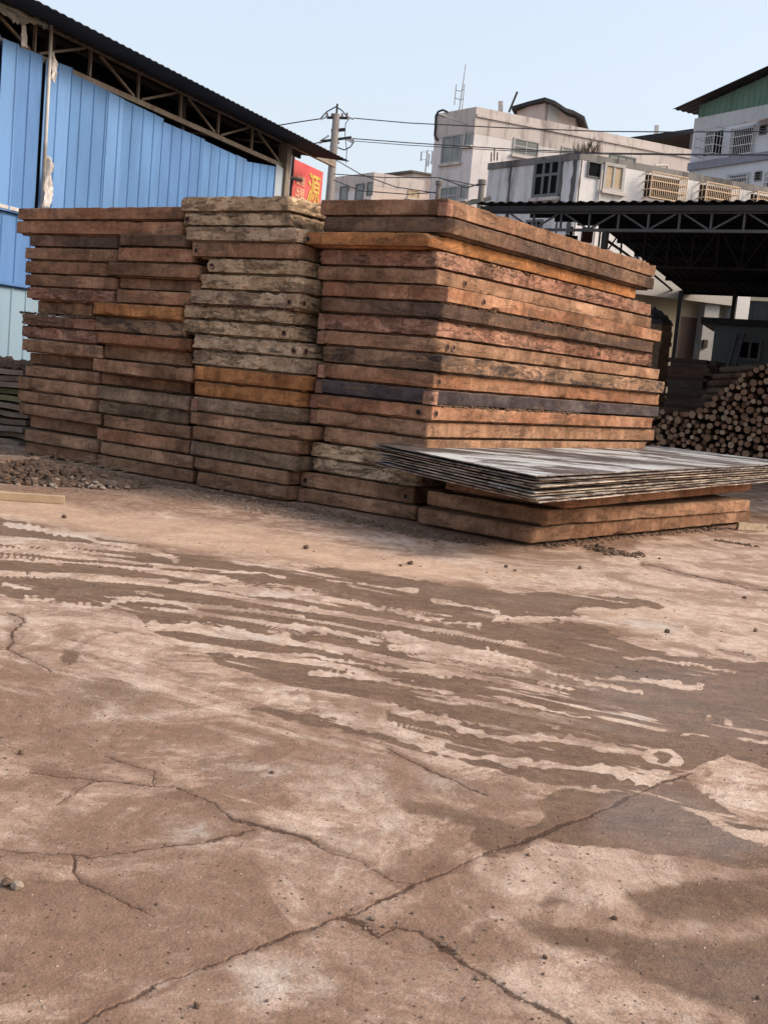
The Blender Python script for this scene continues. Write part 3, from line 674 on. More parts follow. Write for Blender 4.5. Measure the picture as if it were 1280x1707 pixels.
# ---- the low stack in front that carries the sheets (spacers s from -1.5 to -0.1)
P1 = slab(-1.56, -0.12, -.24, .02, 5.5, .172, SM['umber'], 501, .5, 'mud-crusted brown slab lying lowest in the low stack under the metal sheets', corner=.09, yaw=R_(-3.6), group='slabs under the metal sheets')
P2 = slab(-1.63, -.16, -.10, .200, 5.15, .168, SM['brown'], 503, .35, 'brown slab with stepped face, middle one of the low stack under the metal sheets', corner=.03, yaw=R_(-3.3), tilt=(R_(-.4), 0), group='slabs under the metal sheets')
P3 = slab(-1.76, -.30, .02, .378, 5.5, .14, SM['rust'], 504, .3, 'rusty slab with rounded corner directly beneath the metal sheets', corner=.08, tilt=(R_(.2), 0), group='slabs under the metal sheets')
# ================================================================== METAL SHEETS ON THE LOW STACK
def sheet_mat():
    t = NT('sheet_top')
    v = t.coord((1, 1, 1)); vr = t.coord((0.35, 2.2, 1), rot=(0, 0, R_(-12)))
    a = t.noise(vr, 1.3, 8, 0.72, 1.2); b = t.noise(v, 2.6, 6, 0.7, .5); f = t.noise(v, 40, 4, .7)
    big = t.noise(t.coord((.5, 1.3, 1), rot=(0, 0, R_(-12))), 1.0, 7, .7, 1.0)
    col = t.mix(t.rng(big, .45, .52), (0.46, 0.465, 0.455), (0.070, 0.053, 0.050))
    col = t.mix(t.rng(a, .53, .60, 0, .85), col, (0.07, 0.062, 0.058))
    col = t.mix(t.rng(a, .46, .38, 0, .8), col, (0.48, 0.485, 0.475))
    col = t.mix(t.rng(b, .50, .66, 0, .65), col, (0.115, 0.085, 0.066))
    col = t.mix(t.rng(a, .36, .32), col, (0.45, 0.455, 0.45))
    col = t.mix(1.0, col, t.ramp(f, [(0.3, .75), (.5, 1.0), (.7, 1.2)]), 'MULTIPLY')
    return t.fin(col, .7, t.bump(b, .25, .01), 0, .2)
M_SHEET = sheet_mat()
def edge_mat(name, c1, c2, seed):
    t = NT(name); v = t.coord((3, 3, 30)); a = t.noise(v, 1.0, 8, .75, .4); b = t.noise(t.coord((1, 1, 1)), 5, 6, .7)
    col = t.mix(t.rng(a, .42, .56), c1, c2); col = t.mix(t.rng(b, .52, .62, 0, .85), col, (0.055, 0.035, 0.030))
    return t.fin(col, .8, t.bump(b, .2, .01), 0, .3)
ME = [edge_mat('sheet_edge_dark', (0.085, 0.06, 0.05), (0.26, 0.21, 0.18), 1), edge_mat('sheet_edge_pale', (0.17, 0.12, 0.09), (0.42, 0.35, 0.27), 2), edge_mat('sheet_edge_brown', (0.075, 0.045, 0.036), (0.30, 0.205, 0.15), 3)]
def sheet(corners, th, warp, mats, seed, label):
    """a thin rectangular sheet: four ground-plan corners (near, right, far, left) with their heights; gently warped"""
    n, r, f, l = [Vector(c) for c in corners]; nu, nv = 40, 12; vs = []; sd = seed * 7.7
    for k in (0, 1):
        for j in range(nv + 1):
            for i in range(nu + 1):
                a, b = i / nu, j / nv
                p = (n * (1 - a) + r * a) * (1 - b) + (l * (1 - a) + f * a) * b
                ed = (.012 * mnoise.noise(Vector((a * 9 + sd, b * 4, k)))) if (i in (0, nu) or j in (0, nv)) else 0
                p = p + (n - l).normalized() * ed + Vector((0, 0, warp * (mnoise.noise(Vector((a * 2.2 + sd, b * 1.3, 0))) + .25 * mnoise.noise(Vector((a * 9 + sd, b * 4, 2)))) - (th if k == 0 else 0)))
                vs.append(p)
    W = nu + 1; H0 = W * (nv + 1); fs = []; mi = []
    for j in range(nv):
        for i in range(nu):
            fs.append((H0 + j * W + i, H0 + j * W + i + 1, H0 + (j + 1) * W + i + 1, H0 + (j + 1) * W + i)); mi.append(0)
            fs.append((j * W + i, (j + 1) * W + i, (j + 1) * W + i + 1, j * W + i + 1)); mi.append(1)
    for i in range(nu):
        fs.append((i, i + 1, H0 + i + 1, H0 + i)); q = nv * W; fs.append((q + i + 1, q + i, H0 + q + i, H0 + q + i + 1)); mi += [1, 1]
    for j in range(nv):
        fs.append(((j + 1) * W, j * W, H0 + j * W, H0 + (j + 1) * W)); q = nu; fs.append((j * W + q, (j + 1) * W + q, H0 + (j + 1) * W + q, H0 + j * W + q)); mi += [1, 1]
    m = MB(); m.add(vs, fs); m.m = mi
    o = m.build('metal_sheet', mats, None, origin=(n + r + f + l) / 4)
    return tag(o, label, 'sheet', 'metal sheets stacked on the low stack')
SN = ['topmost scuffed grey metal sheet with white and rust-brown streaks', 'second metal sheet from the top of the low pile, dark edged', 'third metal sheet from the top of the low pile', 'fourth metal sheet from the top, pale flaking edge',
      'fifth metal sheet from the top, in the middle of the low pile', 'sixth metal sheet from the top of the low pile', 'third metal sheet from the bottom of the low pile', 'second metal sheet from the bottom of the low pile', 'bottom metal sheet sagging onto the rusty slab']
zt = 0.80
rs = random.Random(4)
for i in range(9):
    zz = zt - i * .0275
    cn = []
    for k, (x, y) in enumerate(((893, 793), (1330, 772), (1093, 743), (628, 739))):
        p = on_ground(x, y, zt); j = .0 if i == 0 else .045
        p = p + UU * rs.uniform(-j, j) + VV * rs.uniform(-j, j)
        if i == 8 and k == 1: p = p - Vector((0, 0, .01))
        cn.append((p.x, p.y, zz))
    sheet(cn, .011, .012 if i < 8 else .016, [M_SHEET, ME[(0, 0, 2, 1, 2, 1, 1, 2, 1)[i]]], i + 1, SN[i])

# ================================================================== LEFT: BLUE SHED
def corr_mat(name, c, rough=.6, dirt=(.2, .18, .16), var=.15, fade=None, metal=0):
    t = NT(name); v = t.coord((1, 1, .25)); a = t.noise(v, .9, 5, .6); b = t.noise(t.coord((3, 3, .35)), 2.0, 8, .75)
    col = t.mix(t.rng(a, .35, .65), sc(c, 1 - var), sc(c, 1 + var)); col = t.mix(t.rng(b, .55, .72, 0, .45), col, dirt)
    return t.fin(col, rough, t.bump(a, .1, .02), metal, .15)
M_BLUE = [corr_mat('blue_sheet_a', (0.092, 0.195, 0.385), .6, (.09, .15, .26)), corr_mat('blue_sheet_b', (0.108, 0.215, 0.41), .6, (.10, .16, .27)), corr_mat('blue_sheet_c', (0.084, 0.178, 0.365), .6, (.08, .13, .24))]
M_TEAL = corr_mat('faded_teal_sheet', (0.20, 0.29, 0.36), .5, (.36, .36, .32)); M_PALE = corr_mat('pale_sheet', (0.33, 0.39, 0.46), .5, (.3, .3, .28))
M_ROOF = corr_mat('dark_roof_sheet', (0.028, 0.027, 0.029), .75, (.10, .085, .075)); M_STEEL = simple('weathered_steel', (0.21, 0.175, 0.14), .65, .3, 3, dirt=(.13, .08, .06))
M_DARKST = simple('dark_steel', (0.028, 0.025, 0.023), .7, .3, 3); M_WHITE = simple('white_pipe', (0.5, 0.48, 0.45), .5, .2, 4, dirt=(.3, .26, .22))
WP = Plane(at_depth(0, 560, 21.0), 20.23)
def az_at(pl, x, y): return pl.at(x, y)
shed = thing('blue_shed', 'long shed with ribbed blue metal wall, open truss band and dark overhanging roof', 'shed', WP.w(0, 0))
def ribbed(pl, a0, a1, zb0, zb1, zt0, zt1, off=0.0, pitch=.40, depth=.022, ribw=.028, th=.01):
    """ribbed sheet cladding between a0 and a1 along a wall; slanting bottom and top allowed"""
    m = MB(); xs = []; a = a0
    while a < a1 - 1e-4:
        xs += [(a, 0), (min(a + pitch - 2.2 * ribw, a1), 0), (min(a + pitch - 1.6 * ribw, a1), depth), (min(a + pitch - .6 * ribw, a1), depth)]
        a += pitch
    xs.append((a1, 0)); out = []
    for x, dd in xs:
        if not out or x > out[-1][0] + 1e-4: out.append((x, dd))
    for (x0, d0), (x1, d1) in zip(out[:-1], out[1:]):
        f0 = (x0 - a0) / (a1 - a0); f1 = (x1 - a0) / (a1 - a0)
        b0 = zb0 + (zb1 - zb0) * f0; b1 = zb0 + (zb1 - zb0) * f1; t0 = zt0 + (zt1 - zt0) * f0; t1 = zt0 + (zt1 - zt0) * f1
        m.hexa([pl.w(x0, b0, off + d0), pl.w(x1, b1, off + d1), pl.w(x1, b1, off + d1 - th), pl.w(x0, b0, off + d0 - th)],
               [pl.w(x0, t0, off + d0), pl.w(x1, t1, off + d1), pl.w(x1, t1, off + d1 - th), pl.w(x0, t0, off + d0 - th)])
    return m
# upper panels, tops measured panel by panel
zmid = WP.at(10, 346)[1]
ups = [(-170, 10, 22, 0, .05), (0, 38, 64, 80, .05), (38, 68, 79, 92, .05)]
tops = [(-260, -20, 0, 58, 0), (0, 64, 24, 73, 1), (24, 77, 66, 92, 2), (77, 98, 118, 112, 1), (118, 121, 182, 152, 0), (182, 153, 205, 165, 1), (205, 165, 272, 197, 0), (272, 203, 340, 232, 2), (340, 234, 394, 259, 0), (394, 258, 410, 266, 1), (410, 269, 458, 277, 0)]
for i, (x0, y0, x1, y1, mi) in enumerate(tops):
    a0 = WP.at(x0, y0)[0]; a1 = WP.at(x1, y1)[0]; z0 = WP.at(x0, y0)[1]; z1 = WP.at(x1, y1)[1]
    if i == 0: z0 = z1
    ribbed(WP, a0, a1 + .03, zmid - .06, zmid - .06, z0, z1, off=.012 * (i % 2) + (.06 if i in (1, 2) else 0)).build('wall_panel', M_BLUE[mi], shed)
a0 = WP.at(458, 277)[0]; a1 = WP.at(480, 288)[0]; zz = WP.at(470, 284)[1]
ribbed(WP, a0 + .03, a1, 0, 0, zz + .1, zz, off=.03, pitch=.5).build('wall_panel', M_PALE, shed)['label'] = 'pale grey end panel'
aL = WP.at(-260, 200)[0]; aR = WP.at(458, 400)[0]
z2 = WP.at(20, 474)[1]
ribbed(WP, aL, aR, z2 - .05, z2 - .05, zmid, zmid, off=-.02).build('wall_panel', M_BLUE[2], shed)
ribbed(WP, aL, aR, 0, 0, z2, z2, off=-.05).build('wall_panel', M_TEAL, shed)['label'] = 'faded teal lower panel'
MB().bar(WP.w(aL, zmid, .06), WP.w(aR, zmid, .06), .05, .06).build('wall_rail', M_WHITE, shed)
MB().bar(WP.w(aL, z2, .03), WP.w(aR, z2, .03), .03, .05).build('wall_rail', M_BLUE[2], shed)
# roof and truss
NN = WP.n
za, zb = WP.at(77, 38), WP.at(471, 232)
ztop = (za[1] + zb[1]) / 2
zbot = (WP.at(250, 178)[1] + WP.at(400, 246)[1]) / 2 + .02
aC = WP.at(-400, -150)[0]; aP = WP.at(478, 240)[0]; aEnd = WP.at(556, 276)[0]
tr = MB(); tr.bar(WP.w(aL, ztop, -.05), WP.w(aP, ztop, -.05), .08, .14).build('truss_chord', M_STEEL, shed)
MB().bar(WP.w(aP, ztop + .03, .02), WP.w(aEnd, ztop + .03, .02), .10, .22).build('eave_beam', M_STEEL, shed)
MB().bar(WP.w(aL, zbot, -.05), WP.w(aP, zbot, -.05), .08, .10).build('truss_chord', M_STEEL, shed)
vx = [(153, 132), (229, 160), (297, 190), (361, 220), (422, 245)]
va = [WP.at(x, y)[0] for x, y in vx]; step = (va[-1] - va[0]) / 4
k = -4; a = va[0] - step * 4
while a < aP:
    MB().bar(WP.w(a, zbot + .05, -.05), WP.w(a, ztop - .07, -.05), .05, .05, up=WP.d).build('truss_web', M_STEEL, shed)
    if k % 2 == 0: p, q = (a + step * .18, ztop - .09), (a + step * .92, zbot + .07)
    else: p, q = (a + step * .08, zbot + .07), (a + step * .88, ztop - .09)
    if q[0] < aP: MB().bar(WP.w(p[0], p[1], -.05), WP.w(q[0], q[1], -.05), .045, .045, up=WP.n).build('truss_web', M_STEEL, shed)
    a += step; k += 1
def eave_z(x, y, e):
    r = ray(x, y); o = Vector((0, 0, CAMZ)); k = ((WP.p + WP.n * e) - o).dot(WP.n) / r.dot(WP.n); q = o + r * k
    return (q - WP.p).dot(WP.d), q.z
ee = [eave_z(x, y, 1.0) for x, y in ((75, 14), (225, 89), (347, 145), (469, 206))]
zE = sum(e[1] for e in ee) / 4; aE1 = eave_z(581, 279, 1.0)[0]
slope = .10
def corr_roof(fn, u0, u1, v0, v1, pitch=.2, amp=.022, th=.012, nv=2):
    """corrugated sheet roof; fn(u, v, h) gives a world point, u across the ribs"""
    m = MB(); us = []; u = u0; k = 0
    while u < u1: us.append((u, (0, amp, amp, 0)[k % 4])); u += pitch * (.3, .2, .3, .2)[k % 4] * 1; k += 1
    us.append((u1, 0))
    n = len(us); vv = [v0 + (v1 - v0) * j / nv for j in range(nv + 1)]
    pts = [fn(u, v, h) for v in vv for u, h in us] + [fn(u, v, h - th) for v in vv for u, h in us]
    B = n * (nv + 1); fs = []
    for j in range(nv):
        for i in range(n - 1):
            fs.append((j * n + i, j * n + i + 1, (j + 1) * n + i + 1, (j + 1) * n + i)); fs.append((B + j * n + i, B + (j + 1) * n + i, B + (j + 1) * n + i + 1, B + j * n + i + 1))
    for i in range(n - 1):
        fs.append((i + 1, i, B + i, B + i + 1)); q = nv * n; fs.append((q + i, q + i + 1, B + q + i + 1, B + q + i))
    for j in range(nv):
        fs.append((j * n, (j + 1) * n, B + (j + 1) * n, B + j * n)); q = n - 1; fs.append(((j + 1) * n + q, j * n + q, B + j * n + q, B + (j + 1) * n + q))
    m.add(pts, fs); return m
corr_roof(lambda u, v, h: WP.w(u, zE + slope * (1.0 - v) + h, v), aL - 2, aE1, 1.0, -13.0, .22, .014).build('roof', M_ROOF, shed)
for v in (-.3, -1.6, -3.4, -5.4, -7.6, -10):
    zr = zE + slope * (1.0 - v) - .09
    MB().bar(WP.w(aL - 2, zr, v), WP.w(aE1 - .25, zr, v), .06, .11).build('purlin', M_DARKST, shed)
kk = 0
a = va[0] - step * 4
while a < aP + 1:
    if kk % 2 == 0: MB().bar(WP.w(a, ztop, -.1), WP.w(a, zE + slope * 12 - .5, -12.5), .1, .2).build('rafter', M_DARKST, shed)
    kk += 1; a += step
MB().bar(WP.w(aP, 0, -.02), WP.w(aP, ztop - .07, -.02), .26, .26, up=WP.d).build('post', M_STEEL, shed)
for a in (va[0] - step * .6, va[0] + step * 2.2): MB().bar(WP.w(a, 0, -.22), WP.w(a, ztop - .08, -.22), .14, .14, up=WP.d).build('post', M_DARKST, shed)
MB().box(WP.w(aL - 2, 0, -13.0), WP.d * (aP - aL + 2), WP.n * .1, (0, 0, zE + 1.2)).build('added_rear_wall', M_DARKST, shed)  # added rear wall, keeps sky light out of the shed interior
MB().hexa([WP.w(aP + .3, 0, -13.0), WP.w(aP + .4, 0, -13.0), WP.w(aP + .4, 0, -.3), WP.w(aP + .3, 0, -.3)], [WP.w(aP + .3, zE + slope * 14 - .05, -13.0), WP.w(aP + .4, zE + slope * 14 - .05, -13.0), WP.w(aP + .4, zE + slope * 1.3 - .05, -.3), WP.w(aP + .3, zE + slope * 1.3 - .05, -.3)]).build('added_end_wall', M_DARKST, shed)  # added gable wall, blocks the sky behind the open truss band
MB().box(WP.w(aL - 2, 0, -13.0), WP.n * 12.9, WP.d * .1, (0, 0, zE)).build('added_end_wall', M_DARKST, shed)  # added left end, closes the shed so its inside stays dark
# loose white pipe frame with torn sheeting
f0 = WP.at(-60, -22); f1 = WP.at(74, 37); f2 = WP.at(72, 335)
pf = MB(); zc = f1[1]
pf.path([WP.w(WP.at(-260, 0)[0], zc + .02, .16), WP.w(f1[0], zc, .16), WP.w(f1[0] + .02, WP.at(70, 340)[1] - .1, .16)], .035, 8)
ff = pf.build('white_pipe', M_WHITE, None, smooth=True, origin=WP.w(f1[0], 0, .16)); tag(ff, 'thin white pipe bent over the open top of the blue wall', 'pipe')
def cloth_mat(name, c, c2):
    t = NT(name); a = t.noise(t.coord(), 3, 6, .7); return t.fin(t.mix(t.rng(a, .4, .6), c, c2), .7, t.bump(a, .4, .02), 0, .2)
M_TORN = cloth_mat('torn_sheet', (0.34, 0.40, 0.38), (0.50, 0.45, 0.36)); M_RAG = cloth_mat('white_rag', (0.58, 0.55, 0.54), (0.40, 0.37, 0.35))
def rag(pts_top, pts_bot, off, seed, folds, mat, name, label, cat, nu=26, nv=12):
    """crumpled cloth between an upper and a lower outline on the wall"""
    m = MB(); vs = []
    def L(p, t):
        k = t * (len(p) - 1); i = min(int(k), len(p) - 2); f = k - i; return (p[i][0] * (1 - f) + p[i + 1][0] * f, p[i][1] * (1 - f) + p[i + 1][1] * f)
    for s in (0, 1):
        for j in range(nv + 1):
            for i in range(nu + 1):
                t = i / nu; b = j / nv; A = L(pts_top, t); B = L(pts_bot, t)
                x = A[0] * (1 - b) + B[0] * b; y = A[1] * (1 - b) + B[1] * b
                a, z = WP.at(x, y); o = off + folds * mnoise.noise(Vector((t * 5 + seed, b * 3, 1))) + folds * .5 * mnoise.noise(Vector((t * 14 + seed, b * 9, 1)))
                jag = (.07 * mnoise.noise(Vector((t * 22 + seed, 5, 2)))) if j == nv else 0
                vs.append(WP.w(a, z + jag, o - s * .006))
    W = nu + 1; B0 = W * (nv + 1); fs = []
    for j in range(nv):
        for i in range(nu):
            q = (j * W + i, j * W + i + 1, (j + 1) * W + i + 1, (j + 1) * W + i); fs.append(q); fs.append(tuple(B0 + k for k in reversed(q)))
    for i in range(nu): fs.append((i + 1, i, B0 + i, B0 + i + 1)); q = nv * W; fs.append((q + i, q + i + 1, B0 + q + i + 1, B0 + q + i))
    for j in range(nv): fs.append((j * W, (j + 1) * W, B0 + (j + 1) * W, B0 + j * W)); q = nu; fs.append(((j + 1) * W + q, j * W + q, B0 + j * W + q, B0 + (j + 1) * W + q))
    m.add(vs, fs); return tag(m.build(name, mat, None, smooth=True, origin=vs[0]), label, cat)
rag([(-40, -8), (0, 8), (36, 24), (72, 37)], [(-40, 0), (0, 26), (18, 38), (28, 42), (40, 38), (56, 43), (70, 49)], .13, 3, .05, M_TORN, 'torn_plastic_sheet', 'torn translucent greenish sheeting hanging under the pipe frame, frayed lower edge', 'sheeting')
rag([(27, 40), (34, 42)], [(27, 76), (37, 80)], .12, 9, .05, M_RAG, 'hanging_strip', 'narrow cream strip dangling from the torn sheeting at the top left', 'rag', 5, 8)
rag([(74, 86), (79, 100), (80, 112)], [(70, 128), (75, 140), (76, 130)], .2, 12, .06, M_RAG, 'white_rag', 'small white rag snagged high on the pipe post', 'rag', 8, 12)
rag([(64, 258), (68, 262), (70, 270)], [(55, 345), (66, 346), (74, 322)], .2, 21, .10, M_RAG, 'white_rag', 'larger ragged white cloth gathered at the foot of the pipe post', 'rag', 12, 22)

# red banner with yellow writing
BP = Plane(at_depth(490, 300, 33.2), 20.23)
def red_mat():
    t = NT('banner_red'); a = t.noise(t.coord(), 1.2, 5, .6); return t.fin(t.mix(t.rng(a, .35, .65), (0.48, 0.055, 0.055), (0.54, 0.10, 0.085)), .55, None, 0, .4)
def flatcol(name, c, r=.6): t = NT(name); a = t.noise(t.coord(), 2.5, 5, .6); return t.fin(t.mix(t.rng(a, .4, .65), c, sc(c, .8)), r)
M_RED = red_mat(); M_YEL = flatcol('banner_yellow', (0.55, 0.36, 0.08)); M_PINK = flatcol('banner_faded_letters', (0.78, 0.42, 0.28))
q = [BP.at(491, 264), BP.at(539, 288), BP.at(534, 372), BP.at(486, 350)]
bn = MB(); bw = q[1][0] - q[0][0]; zt_, zb_ = (q[0][1] + q[1][1]) / 2, (q[0][1] + q[1][1]) / 2 - 2.2
bt = thing('red_banner', 'red banner with large yellow character hanging at the end of the blue shed', 'banner', BP.w(q[0][0], zb_))
MB().box(BP.w(q[0][0], zb_, 0), BP.d * bw, BP.n * -.03, (0, 0, zt_ - zb_)).build('banner_cloth', M_RED, bt)
MB().bar(BP.w(q[0][0] - .06, zb_ - .1, 0), BP.w(q[0][0] - .06, zt_ + .15, 0), .06, .06, up=BP.d).build('banner_pole', simple('pole_maroon', (0.10, 0.03, 0.03), .6), bt)
def lettering(txt, pos, d, n, size, mat, parent, name, ext=.006):
    cu = bpy.data.curves.new(name, 'FONT'); cu.body = txt; cu.size = size; cu.extrude = ext; cu.resolution_u = 3; cu.offset = size * .012
    to = bpy.data.objects.new(name, cu); COL.objects.link(to)
    me = bpy.data.meshes.new_from_object(to.evaluated_get(bpy.context.evaluated_depsgraph_get())) if False else None
    bpy.context.view_layer.update()
    dg = bpy.context.evaluated_depsgraph_get(); me = bpy.data.meshes.new_from_object(to.evaluated_get(dg))
    bpy.data.objects.remove(to, do_unlink=True)
    me.materials.clear(); me.materials.append(mat)
    o = bpy.data.objects.new(name, me); COL.objects.link(o)
    X = d.normalized(); Z = n.normalized(); Y = Z.cross(X)
    M = Matrix((X, Y, Z)).transposed().to_4x4()
    o.parent = parent; o.matrix_local = Matrix.Translation(Vector(pos) - (wloc(parent) if parent else Vector((0, 0, 0)))) @ M
    return o
c0 = BP.at(511, 340); hz = BP.at(513, 287)[1] - c0[1]
lettering('源', BP.w(c0[0] - .05, c0[1] + .16, .012), BP.d, BP.n, hz * 1.0, M_YEL, bt, 'large_character')
for tx, (x, y) in (('出售', (493, 305)), ('出租', (491, 325))):
    a, z = BP.at(x, y); lettering(tx, BP.w(a, z, .012), BP.d, BP.n, .29, M_PINK, bt, 'small_characters')
mb = MB(); 
mb.tube(BP.w(q[0][0] - .7, zb_ + 1.62, .1), BP.w(q[0][0] + .1, zb_ + 1.66, .2), .05, 7)
mb.tube(BP.w(q[0][0] - .62, zb_ + 1.35, .1), BP.w(q[0][0] - .62, zb_ + 2.05, .1), .07, 8)
tag(mb.build('pipe_bracket', M_DARKST, None, origin=BP.w(q[0][0] - .6, zb_ + 1.5, .1)), 'short rusty pipe bracket beside the upper left of the red banner', 'bracket')
# ================================================================== TOWN BUILDINGS BEHIND
def plaster(name, c, grime, amt=.5, warm=None):
    t = NT(name); v = t.coord((1, 1, 1), rnd=False); vs = t.coord((1.0, 1.0, .14), rnd=False); big = t.noise(v, .22, 6, .65, .3); st = t.noise(vs, 1.6, 8, .72, .2); f = t.noise(v, 3.0, 7, .7)
    col = t.mix(t.rng(big, .35, .65), c, sc(c, .84)); col = t.mix(t.rng(f, .5, .75, 0, .4), col, sc(c, .66))
    col = t.mix(t.rng(st, .60 - .16 * amt, .80 - .16 * amt, 0, .45 + .4 * amt), col, grime)
    return t.fin(col, .9, t.bump(f, .25, .03), 0, .2)
M_W1 = plaster('plaster_white', (0.62, 0.59, 0.58), (0.17, 0.155, 0.155), .5)
M_W2 = plaster('plaster_stained', (0.64, 0.63, 0.63), (0.09, 0.085, 0.09), .8)
M_WP = plaster('plaster_parapet', (0.52, 0.47, 0.44), (0.15, 0.12, 0.12), .8)
M_W3 = plaster('plaster_bluish', (0.58, 0.61, 0.65), (0.22, 0.23, 0.26), .25)
M_WK = plaster('plaster_pink', (0.56, 0.47, 0.42), (0.2, 0.165, 0.15), .4)
M_GRIME = plaster('concrete_black', (0.12, 0.11, 0.105), (0.05, 0.045, 0.045), .7)
M_GLASS = None
def glass_mat():
    t = NT('window_glass'); a = t.noise(t.coord(), 1.2, 3, .5); return t.fin(t.mix(t.rng(a, .4, .6), (0.16, 0.17, 0.155), (0.10, 0.11, 0.11)), .18, None, 0, .6)
M_GLASS = glass_mat(); M_BLACKGL = simple('dark_opening', (0.010, 0.010, 0.012), .95, .2, spec=0.05)
M_FRAME = simple('window_frame', (0.34, 0.33, 0.32), .5, .15); M_FRD = simple('window_frame_dark', (0.13, 0.14, 0.14), .6, .2); M_BAR = simple('cage_bar', (0.50, 0.37, 0.25), .5, .15); M_BARW = simple('cage_bar_white', (0.5, 0.5, 0.51), .5, .15)
M_CURT = simple('curtain', (0.42, 0.33, 0.22), .8, .2)
def rectpx(pl, x0, y0, x1, y1):
    a0, z1 = pl.at(x0, y0); a1, z0 = pl.at(x1, y1)
    if a0 > a1: a0, a1 = a1, a0
    return a0, a1, min(z0, z1), max(z0, z1)
def window(pl, rc, parent, nx=2, ny=1, frame=None, glass=None, fw=.07, sill=True, split=None, label=None):
    a0, a1, z0, z1 = rc; frame = frame or M_FRAME; glass = glass or M_GLASS
    m = MB(); o = .05
    def bar(p, q, r, s, off=o): m.box(pl.w(p, r, -.02), pl.d * (q - p), pl.n * (off + .02), (0, 0, s - r))
    bar(a0 - fw, a0, z0 - fw, z1 + fw); bar(a1, a1 + fw, z0 - fw, z1 + fw); bar(a0, a1, z0 - fw, z0); bar(a0, a1, z1, z1 + fw)
    for i in range(1, nx): c = a0 + (a1 - a0) * i / nx; bar(c - fw * .4, c + fw * .4, z0, z1, .035)
    ylev = split or [i / ny for i in range(1, ny)]
    for f in ylev:
        c = z0 + (z1 - z0) * f
        for i in range(nx):
            p = a0 + (a1 - a0) * i / nx + (fw * .4 if i else 0); q_ = a0 + (a1 - a0) * (i + 1) / nx - (fw * .4 if i < nx - 1 else 0)
            bar(p, q_, c - fw * .35, c + fw * .35, .033)
    w = m.build('window', frame, parent)
    if label: w['label'] = label
    MB().box(pl.w(a0, z0, -.01), pl.d * (a1 - a0), pl.n * .022, (0, 0, z1 - z0)).build('pane', glass, w)
    if sill: MB().box(pl.w(a0 - .15, z0 - fw - .10, -.02), pl.d * (a1 - a0 + .3), pl.n * .16, (0, 0, .098)).build('sill', M_WP, w)
    return w
def cage(pl, rc, parent, depth=.55, nb=18, rows=3, mat=None, name='window_cage', tube=.012):
    """projecting burglar-bar cage"""
    a0, a1, z0, z1 = rc; m = MB(); mat = mat or M_BAR
    rings = [z0 + (z1 - z0) * i / rows for i in range(rows + 1)]
    for z in rings:
        P = [pl.w(a0, z, 0), pl.w(a0, z, depth), pl.w(a1, z, depth), pl.w(a1, z, 0)]
        for p, q in zip(P[:-1], P[1:]): m.bar(p, q, .032, .032)
    for i in range(nb + 1):
        a = a0 + (a1 - a0) * i / nb; m.tube(pl.w(a, z0, depth), pl.w(a, z1, depth), tube * (2 if i in (0, nb) else 1), 5)
    ns = max(2, int(depth / .13))
    for a in (a0, a1):
        for i in range(1, ns): m.tube(pl.w(a, z0, depth * i / ns), pl.w(a, z1, depth * i / ns), tube, 5)
    c = m.build(name, mat, parent); return c
def prism(pts, z0, z1): return MB().hexa([Vector((p[0], p[1], z0)) for p in pts], [Vector((p[0], p[1], z1)) for p in pts])
def xy(v): return (v.x, v.y)

# ---- second building: large white four-storey block
c2 = at_depth(795, 178, 55.0); H2 = c2.z
L2 = Plane(c2, -37.5); R2 = Plane(c2, 65.0)
aL2 = L2.at(728, 190)[0]; aR2 = R2.at(1196, 257)[0]
b2 = thing('apartment_block', 'large weathered white four-storey block with antennas and a small black-roofed rooftop hut', 'building', (c2.x, c2.y, 0))
A_ = L2.w(aL2, 0); B_ = R2.w(aR2, 0); D_ = B_ + (A_ - Vector((c2.x, c2.y, 0)))
C0 = Vector((c2.x, c2.y, 0))
prism([C0, B_, D_, A_], 0, H2 - 1.15).build('wall', M_W1, b2)
def grow(ps, k):
    c = sum(ps, Vector((0, 0, 0))) / len(ps); return [c + (p - c) * k for p in ps]
prism(grow([C0, B_, D_, A_], 1.004), H2 - 1.15 + .003, H2).build('parapet', M_WP, b2)
window(L2, rectpx(L2, 740, 230, 766, 268), b2, 2, 1, split=[.62]); window(L2, rectpx(L2, 777, 222, 785, 240), b2, 1, 1)
window(L2, rectpx(L2, 736, 315, 760, 345), b2, 2, 1, split=[.6]); window(L2, rectpx(L2, 769, 310, 776, 330), b2, 1, 1)
window(R2, rectpx(R2, 858, 232, 894, 262), b2, 2, 1, split=[.55]); window(R2, rectpx(R2, 938, 246, 962, 275), b2, 2, 1, split=[.55]); window(R2, rectpx(R2, 1018, 258, 1055, 285), b2, 3, 1, frame=M_FRD)
window(R2, rectpx(R2, 855, 310, 890, 330), b2, 2)
MB().box(R2.w(0, R2.at(880, 246)[1] + .9, 0), R2.d * aR2, R2.n * .08, (0, 0, .12)).build('ledge', M_WP, b2)
